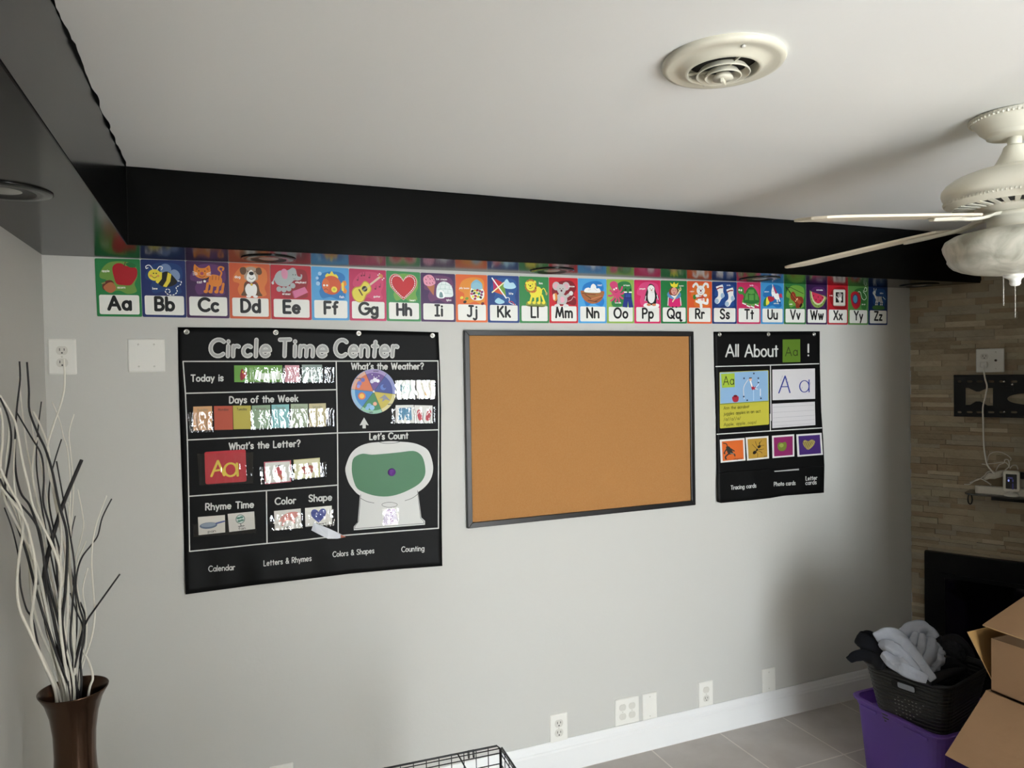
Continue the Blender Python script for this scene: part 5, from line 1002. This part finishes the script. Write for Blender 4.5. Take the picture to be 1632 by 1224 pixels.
for k in range(5):
    A = Matrix.Rotation(R(FAN_A-72*k-(5.5 if k == 1 else 0)), 4, 'Z'); T0 = Matrix.Translation(Vector((fc.x, fc.y, 2.017)))
    Tb = T0 @ A @ Matrix.Rotation(DROOP, 4, 'Y') @ Matrix.Rotation(R(PITCH_B), 4, 'X')
    Ti = T0 @ A @ Matrix.Rotation(DROOP, 4, 'Y')
    out = [(.17, -.045), (.24, -.058), (.54, -.066), (.61, -.064), (.64, -.05), (BL, -.02), (BL, .02), (.64, .05), (.61, .064), (.54, .066), (.24, .058), (.17, .045)]
    mb = MB(); mb.loops([[Tb @ Vector((x, y, -.003)) for x, y in out], [Tb @ Vector((x, y, .003)) for x, y in out]], M_bl, False); bl = mb.build('blade', fan, bevel=.001)
    mb = MB(); path = [(.062, .008, .016), (.085, .006, .016), (.105, .0, .016), (.13, -.004, .014), (.165, -.004, .013), (.20, -.0035, .022), (.225, -.0035, .034), (.252, -.0035, .028), (.28, -.0035, .010)]
    L = []
    for x, z, w in path:
        Q = Ti if x < .16 else Tb; L.append([Q @ Vector((x, -w, z)), Q @ Vector((x, w, z)), Q @ Vector((x, w*.7, z-.008)), Q @ Vector((x, -w*.7, z-.008))])
    mb.loops(L, M_fan, False); bi = mb.build('blade_iron', fan, bevel=.002)
    for x, y in ((.205, -.014), (.205, .014), (.25, 0)):
        mb = MB(); mb.loops([[Tb @ Vector((x+r*math.cos(q*.785), y+r*math.sin(q*.785), z)) for q in range(8)] for r, z in ((.005, .003), (.004, .0055), (.001, .006))], M_steel, True, (False, True)); mb.build('screw', bi)

# ------------------------------------------------------------------ vase and curly branches
VZ = 1.75; vr = DP(117, 1097, VZ); vx, vy, vz = vr
M_vase = mat('bronze_vase', '5e4a3d', .2, 1.0, bump=(3, .02), vary=(4, '524035', .3))
vbase = Vector((vx, vy, 0)); H = vz
mb = MB(); mb.lathe([(.055, .001), (.062, .006), (.066, .03), (.078, .16), (.085, .30), (.082, .42), (.070, .54), (.055, .64), (.046, .70), (.0445, .74), (.046, .79), (.052, .835), (.062, .87), (.0745, H-.004), (.0755, H), (.073, H-.001), (.060, .872), (.049, .835), (.043, .79), (.041, .74), (.040, .66), (.03, .64), (0, .64)], vbase, M_vase, 56)
mb.build('floor_vase', origin=vbase, label='tall brown bronze floor vase with flared rim in the left corner', cat='vase')
M_bb = mat('branch_black', '1b191a', .5, bump=(80, .3)); M_bw = mat('branch_cream', 'e2ded2', .6, bump=(80, .3))
BR = [('k','',.0058,[(130,733),(112,775),(96.6,814),(81,866),(72,905),(70,945),(76,1000),(88,1033),(108,1072),(122,1100)],0),
 ('k','',.0028,[(191,915),(153,968),(138,990),(130,1012),(122,1045),(114,1090)],.02),
 ('k','',.0022,[(178,795),(163,825),(156,853),(146,868),(132,886),(124,907),(121,935),(126,965),(133,990),(131,1015),(120,1060),(116,1095)],.05),
 ('k','',.0026,[(31,576),(32,605),(27,650),(24,700),(25,750),(33,785),(47,805),(58,835),(66,868),(78,930),(92,985),(106,1045),(116,1095)],-.04),
 ('k','',.003,[(43,577),(46,620),(47,655),(60,690),(72,715),(83,750),(94,803),(106,847),(107,889),(104,941),(99,994),(103,1045),(112,1095)],-.03),
 ('k','',.0026,[(0,634),(12,662),(18,695),(15,730),(9,765),(10,800),(24,830),(42,880),(60,950),(86,1030),(110,1095)],-.14),
 ('k','',.0024,[(27,658),(50,697),(66,725),(70,760),(69,800),(80,840),(88,880),(94,950),(106,1040),(118,1095)],-.05),
 ('k','',.0022,[(98,700),(87,735),(80,765),(78,800),(86,845),(95,880),(92,920),(98,970),(106,1030),(118,1092)],.06),
 ('k','',.002,[(7,809),(20,845),(30,890),(33,935),(42,970),(52,988),(64,1040),(82,1092)],-.1),
 ('k','',.0028,[(0,763),(12,785),(40,812),(60,840),(68,875),(74,930),(84,980),(94,1030),(108,1092)],-.12),
 ('k','',.0018,[(120,822),(114,850),(111,890),(118,930),(122,970),(122,1010),(116,1055),(118,1092)],.08),
 ('k','',.0024,[(90,735),(104,812),(111,850),(119,905),(116,960),(112,1020),(118,1060),(122,1095)],.04),
 ('k','',.0024,[(103,890),(118,935),(128,960),(136,985),(134,1020),(128,1050),(130,1092)],.06),
 ('w','',.0028,[(102,572),(103,612),(98,640),(86,675),(77,705),(75,735),(82,768),(93,805),(98,850),(96,900),(94,960),(98,1020),(112,1092)],-.02),
 ('w','',.003,[(0,630),(18,660),(26,680),(36,735),(45,772),(52,805),(66,835),(80,862),(92,893),(97,920),(95,960),(97,1010),(108,1092)],-.12),
 ('w','',.003,[(0,650),(4,672),(4,705),(1,745),(6,790),(24,830),(44,868),(60,905),(72,960),(88,1040),(100,1095)],-.14),
 ('w','',.0024,[(15,668),(13,705),(9,745),(14,790),(34,840),(50,890),(66,960),(84,1040),(98,1095)],-.08),
 ('w','',.0034,[(0,745),(14,775),(34,812),(36,848),(30,890),(27,935),(31,970),(44,1000),(58,1030),(72,1062),(88,1100)],-.13),
 ('w','',.0034,[(0,775),(20,800),(40,830),(49,860),(55,890),(57,925),(53,960),(50,990),(56,1022),(72,1058),(92,1100)],-.13),
 ('w','',.0026,[(60,697),(54,718),(52,760),(60,800),(70,840),(74,880),(86,940),(94,990),(104,1040),(116,1095)],.0),
 ('w','',.0016,[(83,640),(95,670),(101,695),(108,720)],.12),
 ('w','',.0018,[(118,660),(110,690),(113,725),(117,775),(114,830),(112,860),(110,900),(116,960),(120,1020),(120,1090)],.1),
 ('w','',.0022,[(170,790),(155,830),(148,862),(146,900),(149,945),(151,980),(146,1015),(134,1052),(126,1080),(124,1095)],.04),
 ('w','',.0024,[(137,862),(124,895),(121,930),(124,962),(131,1000),(130,1030),(142,1056),(148,1080),(146,1100)],.07),
 ('w','',.0018,[(124,780),(133,832),(128,862),(121,890),(122,930),(130,980),(124,1040),(122,1092)],.1),
 ('w','',.0028,[(44,835),(48,872),(47,912),(52,960),(66,1010),(84,1050),(98,1100)],-.06),
 ('w','',.002,[(50,656),(53,692),(64,735),(74,790),(80,850),(92,910),(100,970),(106,1040),(112,1095)],.05),
 ('w','',.003,[(53,655),(66,682),(77,715),(82,765),(94,830),(104,880),(108,940),(106,1000),(102,1050),(106,1095)],.02),
 ('k','',.002,[(66,640),(60,690),(58,740),(64,790),(74,850),(86,910),(98,970),(108,1040),(116,1095)],.03),
 ('w','',.0024,[(24,700),(22,760),(30,820),(46,880),(60,930),(74,990),(90,1050),(104,1095)],-.06),
 ('w','',.0022,[(140,905),(132,940),(138,985),(136,1030),(128,1060),(126,1095)],.05),
 ('k','',.0022,[(112,945),(122,975),(132,1000),(130,1040),(124,1095)],.03),
 ('w','',.0026,[(88,870),(100,915),(96,960),(100,1010),(112,1060),(118,1095)],.0),
 ('w','',.0022,[(30,600),(36,660),(44,720),(56,780),(64,840),(72,900),(84,970),(98,1040),(110,1095)],.04),
 ('k','',.0024,[(52,880),(60,930),(76,985),(92,1040),(106,1095)],-.05),
 ('w','',.002,[(108,800),(112,840),(104,880),(102,930),(112,980),(118,1040),(120,1095)],.06),
 ('w','',.0026,[(75,925),(88,960),(96,990),(92,1030),(100,1070),(104,1100)],.03)]
LB = {'k': ('black curly branch', 'black curly branches in the vase'), 'w': ('cream white curly branch', 'cream curly branches in the vase')}
SPECIAL = {0: 'thickest black branch, cut off straight and leaning right, in the bronze vase', 1: 'straight black branch leaning far right out of the bronze vase', 2: 'thin black branch with a kink, reaching up right from the bronze vase', 13: 'cream branch reaching up in front of the corner outlet, in the bronze vase', 22: 'cream branch bowing out furthest right, in the bronze vase', 3: 'tallest black branch at the left, rising from the bronze vase', 20: 'short loose-looking cream twig end behind the other branches'}
mouth = Vector((vx, vy, H-.03))
for i, (kk, _, r, pts, dz) in enumerate(BR):
    n = len(pts); P = []
    if i == 20: pts = pts+[(112,780),(110,850),(114,930),(118,1010),(118,1092)]; n = len(pts)
    for j, (x, y) in enumerate(pts):
        w = 1-j/(n-1); P.append(DP(x, y, VZ+dz*w**.8+.012*math.sin(i*2.1)*(1-w)))
    foot = Vector((vx+.022*math.cos(i*2.4), vy+.022*math.sin(i*2.4), .66)); last = P[-1]; off = Vector((last.x-vx, last.y-vy, 0))
    if off.length > .045: last = Vector((vx, vy, last.z))+off*(.045/off.length)
    P[-1] = last; P.append(foot*.35+last*.65); P.append(foot)
    for p in P:
        p.x = max(p.x, .012)
    q = smooth_open([tuple(p) for p in P], 5); mb = MB(); mb.tube(q, lambda t, r=r: r*(.72+.55*t), M_bb if kk == 'k' else M_bw, 7)
    mb.build('curly_branch', origin=foot, label=SPECIAL.get(i, LB[kk][0]+' among the tangle standing in the bronze vase'), cat='branch', group=LB[kk][1])

# ------------------------------------------------------------------ wire pen on the floor
cc = CP(797, 1186, .60); c2 = CP(608, 1224, .60); ux = (c2-cc).normalized(); uy = Vector((-ux.y, ux.x, 0));  uy = uy if uy.y < 0 else -uy
PW, PD, PH = .74, .48, .60; M_wire = mat('black_wire', '0f0f10', .4, spec=.5)
pen = root('wire_pen', (cc.x, cc.y, 0), 'black wire pet pen with open top standing on the floor by the wall', 'pet pen')
def panel(name, o, d, w):
    mb = MB(); n = Vector((-d.y, d.x, 0))
    mb.tube([o+Vector((0, 0, .004)), o+Vector((0, 0, PH-.012)), o+Vector((0, 0, PH-.003))+d*.01, o+d*(w-.01)+Vector((0, 0, PH-.003)), o+d*w+Vector((0, 0, PH-.012)), o+d*w+Vector((0, 0, .004))], .0030, M_wire, 6)
    mb.tube([o+Vector((0, 0, .006)), o+d*w+Vector((0, 0, .006))], .003, M_wire, 6)
    k = int(w/.034)
    for i in range(1, k): mb.tube([o+d*(w*i/k)+Vector((0, 0, .006)), o+d*(w*i/k)+Vector((0, 0, PH-.003))], .0013, M_wire, 5)
    for z in (.03, .10, .18, .26, .34, .42, .50, .545, .575, .588): mb.tube([o+Vector((0, 0, z)), o+d*w+Vector((0, 0, z))], .0016, M_wire, 5)
    return mb.build(name, pen)
o = Vector((cc.x, cc.y, 0)); panel('back_panel', o, ux, PW); panel('right_panel', o+uy*.006, uy, PD); panel('front_panel', o+uy*(PD+.012), ux, PW); panel('left_panel', o+ux*PW+uy*.006, uy, PD)
for s in (.085, .33, .6):
    mb = MB(); b = o+ux*s+Vector((0, 0, PH-.012))
    for k in (-.007, .007): mb.tube([b+ux*k+Vector((uy.x, uy.y, 0))*(.007*math.cos(q*.5236))+Vector((0, 0, .011*math.sin(q*.5236))) for q in range(13)], .0015, M_wire, 5)
    mb.build('clip', pen)
mb = MB(); mb.tube([o+ux*.125+Vector((0, 0, PH))+uy*.004, o+ux*.10+Vector((0, 0, PH-.05))+uy*.006, o+ux*.085+Vector((0, 0, PH-.12))+uy*.006], .002, M_wire, 6); mb.build('latch_rod', pen)

# ------------------------------------------------------------------ purple tote, laundry basket and clothes
def rr3(x0, y0, x1, y1, r, z): return [Vector((x, y, z)) for x, y in rrect(x0, y0, x1, y1, r, 5)]
def tote_mat():
    m = bpy.data.materials.new('purple_translucent'); m.use_nodes = True; nt = m.node_tree; b = nt.nodes['Principled BSDF']; out = nt.nodes['Material Output']
    b.inputs['Base Color'].default_value = (*hexc('8c6cc4'), 1); b.inputs['Roughness'].default_value = .3
    tr = nt.nodes.new('ShaderNodeBsdfTransparent'); tr.inputs[0].default_value = (*hexc('d2b4f2'), 1); tl = nt.nodes.new('ShaderNodeBsdfTranslucent'); tl.inputs[0].default_value = (*hexc('8a50c0'), 1)
    m1 = nt.nodes.new('ShaderNodeMixShader'); m1.inputs[0].default_value = .2; m2 = nt.nodes.new('ShaderNodeMixShader'); m2.inputs[0].default_value = .42
    nt.links.new(tr.outputs[0], m1.inputs[1]); nt.links.new(tl.outputs[0], m1.inputs[2]); nt.links.new(m1.outputs[0], m2.inputs[1]); nt.links.new(b.outputs[0], m2.inputs[2]); nt.links.new(m2.outputs[0], out.inputs[0])
    return m
M_tote = tote_mat()
bx0, bx1, by0, by1, bz = 2.862, 3.29, -.862, -.47, .31
tote = root('storage_tote', ((bx0+bx1)/2, (by0+by1)/2, 0), 'translucent purple plastic storage tote on the floor under the laundry basket', 'storage bin')
mb = MB(); i_ = .028
mb.loops([rr3(bx0+i_, by0+i_, bx1-i_, by1-i_, .04, .001), rr3(bx0+.006, by0+.006, bx1-.006, by1-.006, .045, bz-.03), rr3(bx0+.003, by0+.003, bx1-.003, by1-.003, .045, bz-.028), rr3(bx0+.003, by0+.003, bx1-.003, by1-.003, .045, bz-.004),
          rr3(bx0+.008, by0+.008, bx1-.008, by1-.008, .042, bz-.004), rr3(bx0+.010, by0+.010, bx1-.010, by1-.010, .042, bz-.03), rr3(bx0+i_+.004, by0+i_+.004, bx1-i_-.004, by1-i_-.004, .038, .006)], M_tote, False); mb.build('tub', tote)
mb = MB(); mb.loops([rr3(bx0-.008, by0-.008, bx1+.008, by1+.008, .05, bz-.010), rr3(bx0-.010, by0-.010, bx1+.010, by1+.010, .05, bz-.003), rr3(bx0-.006, by0-.006, bx1+.006, by1+.006, .05, bz), rr3(bx0+.008, by0+.008, bx1-.008, by1-.008, .042, bz), rr3(bx0+.008, by0+.008, bx1-.008, by1-.008, .042, bz-.008)], M_tote, False, (False, False)); mb.build('rim', tote)
mb = MB(); mb.loops([rr3(bx0+.012, by0+.012, bx1-.012, by1-.012, .04, bz-.058), rr3(bx0+.012, by0+.012, bx1-.012, by1-.012, .04, bz-.054)], M_tote, False); mb.build('inset_lid', tote)
for y0_, y1_ in ((by0+.05, by0+.15), (by1-.12, by1-.045)):
    mb = MB(); mb.box(bx0-.002, bx0+.0045, y0_, y1_, bz-.034, bz-.024, M_tote); mb.build('handle_rib', tote, bevel=.002)
def lump(name, c, rad, m, label, cat, amp=.25, seed=0.0, freq=2.2, sub=5, fold=.0, flat=None):
    import bmesh
    bm = bmesh.new(); bmesh.ops.create_icosphere(bm, subdivisions=sub, radius=1)
    for v in bm.verts:
        p = v.co.copy(); n1 = noise.noise(p*freq+Vector((seed, 0, 0)))
        w = p+Vector((noise.noise(p*1.7+Vector((seed, 3, 0))), noise.noise(p*1.7+Vector((seed, 0, 7))), noise.noise(p*1.7+Vector((seed+9, 0, 0)))))*.5
        rdg = 1-abs(noise.noise(w*freq*1.25+Vector((seed*2, 0, 3))))*2.2
        k = 1+amp*n1+fold*rdg
        q = Vector((p.x*rad[0], p.y*rad[1], p.z*rad[2]))*k
        v.co = q
    me_v = [c+v.co for v in bm.verts]
    if flat is not None: me_v = [Vector((p.x, p.y, max(p.z, flat))) for p in me_v]
    mb = MB(); mb.add(me_v, [tuple(v.index for v in f.verts) for f in bm.faces], m, True); bm.free()
    return mb.build(name, origin=c, label=label, cat=cat)
lump('blue_cloth', Vector((2.985, -.72, .13)), (.095, .11, .10), mat('blue_fabric', '84a0ff', .8), 'blue folded thing seen through the purple tote', 'cloth', .2, 4, flat=.02)
lump('pink_toy', Vector((2.925, -.585, .075)), (.032, .07, .05), mat('pink_plastic', 'ff8cd2', .4), 'pink thing at the bottom left inside the purple tote', 'toy', .15, 8, flat=.012)
# basket
M_bask = mat('basket_plastic', '1e1d1c', .45, spec=.5)
bb = Vector((3.022, -.682, 0)); BA = Matrix.Rotation(R(13), 3, 'Z')
def BK(x, y, z): return bb+BA @ Vector((x, y, z))
Z0, Z1 = bz-.053, .488; hx0, hy0, hx1, hy1 = .135, .122, .178, .160      # half sizes at base and rim
def bl_(z, o=0.0, r=.05):
    k = (z-Z0)/(Z1-Z0); hx = hx0+(hx1-hx0)*k+o; hy = hy0+(hy1-hy0)*k+o
    return [BK(x, y, z) for x, y in rrect(-hx, -hy, hx, hy, r, 5)]
bask = root('laundry_basket', BK(0, 0, Z0), 'black woven-look plastic laundry basket standing on the purple tote', 'laundry basket')
mb = MB(); zs = [Z0+(Z1-Z0)*i/16 for i in range(17)]
L = []
for i, z in enumerate(zs[:-1]): L += [bl_(z+.001, .0), bl_(z+.004, .0022), bl_(z+.011, .0022), bl_(z+.0135, .0)]
# left end (towards the camera) has a hand hole: leave out those faces
n = len(L[0]); vs = [p for l in L for p in l]; fs = [tuple(reversed(range(n)))]
HZ0, HZ1 = Z1-.062, Z1-.028
def lx(p): q = BA.inverted() @ (p-bb); return q.x, q.y
for i in range(len(L)-1):
    for j in range(n): fs.append((i*n+j, i*n+(j+1) % n, (i+1)*n+(j+1) % n, (i+1)*n+j))
mb.add(vs, fs, M_bask, False)
body = mb.build('basket_body', bask)
mb = MB(); 
HB = [bl_(Z1-.014, .0, .05), bl_(Z1-.002, .010, .055), bl_(Z1+.004, .008, .055), bl_(Z1+.004, -.002, .05), bl_(Z1-.014, -.005, .05)]
mb.loops(HB, M_bask, True, (False, False)); mb.build('rim', bask)
def kx(z): return -(hx0+(hx1-hx0)*(z-Z0)/(Z1-Z0))
e = rrect(-.045, Z1-.062, .045, Z1-.030, .012, 4)
mb = MB(); mb.loops([[BK(kx(z)-.0026, y, z) for y, z in e], [BK(kx(z)-.0045, y, z) for y, z in e]], M_blackmetal, False); hh_ = mb.build('hand_hole', bask)
e = rrect(-.040, Z1-.057, .022, Z1-.035, .006, 4)
mb = MB(); mb.poly([BK(kx(z)-.0048, y, z) for y, z in e], mat('shirt_grey', '9a9fa8', .85)); mb.build('shirt_in_hole', hh_, label='pale grey cloth showing through the hand hole')
mb = MB()
for i in range(9):
    for j in range(7):
        if (i*7+j*3) % 5 == 0: continue
        y = -.065+i*.013; z = Z0+.045+j*.0145
        if abs(y+.01-(.06-j*.012)) < .06: mb.poly([BK(kx(z)-.0025, y+a, z+b) for a, b in ((-.003, -.0016), (.003, -.0016), (.003, .0016), (-.003, .0016))], mat('basket_gap', '8d8b86', .6))
mb.build('lattice_gaps', bask, kind='stuff')
M_shirt = mat('grey_cotton', 'a3a8b2', .9, spec=.2, bump=(26, .7, 5)); M_navy = mat('navy_cotton', '0d0f15', .85, spec=.2); M_dk = mat('dark_cotton', '1a1a1c', .85, spec=.2)
def garment(name, m, label, body, folds, seed):
    """a crumpled heap: a creased mound with rolled folds of the same cloth lying over it, one mesh"""
    import bmesh
    mb = MB()
    for c, rad, k in body:
        bm = bmesh.new(); bmesh.ops.create_icosphere(bm, subdivisions=5, radius=1); vs = []
        for v in bm.verts:
            p = v.co.copy(); w = p*2.1+Vector((seed+k, 0, 0)); w += Vector((noise.noise(w), noise.noise(w+Vector((5, 1, 0))), noise.noise(w+Vector((0, 7, 2)))))*.9
            rdg = 1-abs(noise.noise(w*1.1))*2.6; q = BA @ Vector((p.x*rad[0], p.y*rad[1], p.z*rad[2]))*(1+.10*rdg+.14*noise.noise(p*2+Vector((k, seed, 0))))
            vs.append(c+q)
        mb.add(vs, [tuple(v.index for v in f.verts) for f in bm.faces], m, True); bm.free()
    for pts, r0, r1 in folds:
        q = smooth_open(pts, 8); n = len(q); L = []
        for i, p in enumerate(q):
            t = i/(n-1); d = (q[min(i+1, n-1)]-q[max(i-1, 0)]).normalized(); a = d.cross(FWD).normalized(); b = d.cross(a)
            rr = (r0+(r1-r0)*t)*(.35+.65*math.sin(math.pi*min(1, max(0, .08+.84*t)))**.5)
            L.append([p+(a*math.cos(x*.3927)*rr*1.4+b*math.sin(x*.3927)*rr*.6)*(1+.28*noise.noise(Vector((x*.9+seed, i*.22, seed)))+.16*math.cos(x*1.1781+i*.18)) for x in range(16)])
        mb.loops(L, m, True)
    return mb.build(name, origin=body[0][0], label=label, cat='clothing', group='clothes heaped in the laundry basket')
def PX(l): return [tuple(DP(*p)) for p in l]
garment('dark_clothes', M_dk, 'dark clothes heaped at the back right of the laundry basket', [(BK(.03, .0, Z1-.02), (.118, .108, .07), 0), (BK(.08, -.02, Z1+.025), (.06, .08, .06), 3)],
        [(PX([(1500,1030,2.80),(1520,1024,2.84),(1540,1040,2.86),(1548,1066,2.84)]), .024, .02), (PX([(1490,1062,2.70),(1512,1058,2.72),(1540,1070,2.78)]), .022, .016), (PX([(1482,1086,2.58),(1505,1076,2.62),(1536,1068,2.70)]), .016, .010)], 2.3)
garment('grey_shirt', M_shirt, 'crumpled light grey shirt on top of the laundry basket', [(BK(-.055, .02, Z1+.035), (.095, .10, .075), 1)],
        [(PX([(1398,1018,2.74),(1420,1014,2.70),(1440,1026,2.66),(1456,1046,2.62),(1472,1066,2.58),(1488,1084,2.55)]), .026, .013),
         (PX([(1412,1040,2.68),(1424,1054,2.64),(1446,1068,2.58),(1478,1083,2.54)]), .024, .014), (PX([(1404,1024,2.72),(1420,1034,2.67),(1440,1046,2.63),(1462,1072,2.57)]), .020, .016),
         (PX([(1436,1014,2.78),(1456,1006,2.78),(1474,1006,2.80),(1488,1020,2.78)]), .024, .026), (PX([(1462,1012,2.74),(1456,1026,2.70),(1448,1036,2.66)]), .018, .016), (PX([(1488,1022,2.74),(1484,1042,2.68),(1474,1060,2.62)]), .026, .018), (PX([(1472,1014,2.74),(1470,1030,2.69),(1464,1046,2.64)]), .018, .016)], 5.1)
garment('navy_shirt', M_navy, 'dark navy garment hanging over the left rim of the laundry basket', [(BK(-.115, .10, Z1+.015), (.055, .055, .045), 2)],
        [(PX([(1366,1018,2.80),(1380,1026,2.76),(1400,1040,2.72),(1412,1056,2.68)]), .022, .022), (PX([(1354,1052,2.80),(1370,1046,2.76),(1390,1048,2.72),(1410,1060,2.66)]), .015, .022), (PX([(1370,1016,2.84),(1388,1018,2.82),(1402,1030,2.78)]), .018, .018)], 7.7)

# ------------------------------------------------------------------ cardboard boxes
M_card = mat('cardboard', '937558', .8, spec=.15, bump=(40, .08), vary=(5, '876b50', .3)); M_cin = mat('cardboard_inside', '86683f', .85, spec=.1); M_edge = mat('cardboard_edge', 'a88a64', .9, spec=.1)
def sheet(a, b, c, d, t, m, n=None):
    a, b, c, d = (Vector(p) for p in (a, b, c, d)); n = (b-a).cross(d-a).normalized()*t
    mb = MB(); mb.add([a, b, c, d], [(0, 1, 2, 3)], m); mb.add([a+n, b+n, c+n, d+n], [(3, 2, 1, 0)], m); v = [a, b, c, d]; 
    for i in range(4): mb.add([v[i], v[i]+n, v[(i+1) % 4]+n, v[(i+1) % 4]], [(0, 1, 2, 3)], M_edge)
    return mb
BX0, BX1, BY0, BY1, BZ = 2.712, 3.06, -1.62, -1.130, .62
big = root('cardboard_box', ((BX0+BX1)/2, (BY0+BY1)/2, 0), 'large brown cardboard box on the floor with a flap folded down, below the smaller box', 'box', 'cardboard boxes')
mb = MB(); t_ = .004
mb.box(BX0, BX1, BY0, BY0+t_, .001, BZ, M_card); mb.box(BX0, BX1, BY1-t_, BY1, .001, BZ, M_card); mb.box(BX0, BX0+t_, BY0+t_, BY1-t_, .001, BZ, M_card); mb.box(BX1-t_, BX1, BY0+t_, BY1-t_, .001, BZ, M_card); mb.box(BX0+t_, BX1-t_, BY0+t_, BY1-t_, .001, .006, M_card)
mb.build('box_body', big)
fl = hit(1510, 1205, (0, 1, 0), (0, BY1-.004, 0))
sheet((BX0-.001, BY1-.002, BZ), (BX0-.001, BY0+.01, BZ), (fl.x, BY0+.01, fl.z), (fl.x, BY1+.004, fl.z), .004, M_card).build('side_flap', big)
ft = hit(1541, 1007, (0, 1, 0), (0, BY1+.05, 0))
sheet((BX0+.052, BY1+.001, BZ-.008), (BX1-.02, BY1+.001, BZ-.008), (BX1+.0, BY1+.05, ft.z+.005), (ft.x, BY1+.05, ft.z), .004, M_cin).build('back_flap', big)
AX0, AX1, AY0, AY1, AZ0, AZ1 = 2.722, 3.05, -1.60, -1.142, BZ+.002, .788
sm = root('cardboard_box', ((AX0+AX1)/2, (AY0+AY1)/2, AZ0), 'smaller brown cardboard box with a raised top flap, stacked on the large open box', 'box', 'cardboard boxes')
mb = MB()
mb.box(AX0, AX1, AY0, AY0+t_, AZ0, AZ1, M_card); mb.box(AX0, AX1, AY1-t_, AY1, AZ0, AZ1, M_card); mb.box(AX0, AX0+t_, AY0+t_, AY1-t_, AZ0, AZ1, M_card); mb.box(AX1-t_, AX1, AY0+t_, AY1-t_, AZ0, AZ1, M_card); mb.box(AX0, AX1, AY0, AY1, AZ0, AZ0+.004, M_card)
mb.build('box_body', sm)
sheet((2.700, -1.130, .826), (2.700, -1.58, .815), (2.92, -1.58, .885), (2.92, -1.130, .895), .004, M_card).build('top_flap', sm)
sheet((2.92, -1.130, .895), (2.92, -1.58, .885), (AX1+.002, -1.58, AZ1), (AX1+.002, -1.130, AZ1), .004, M_card).build('flap_hinge', sm)
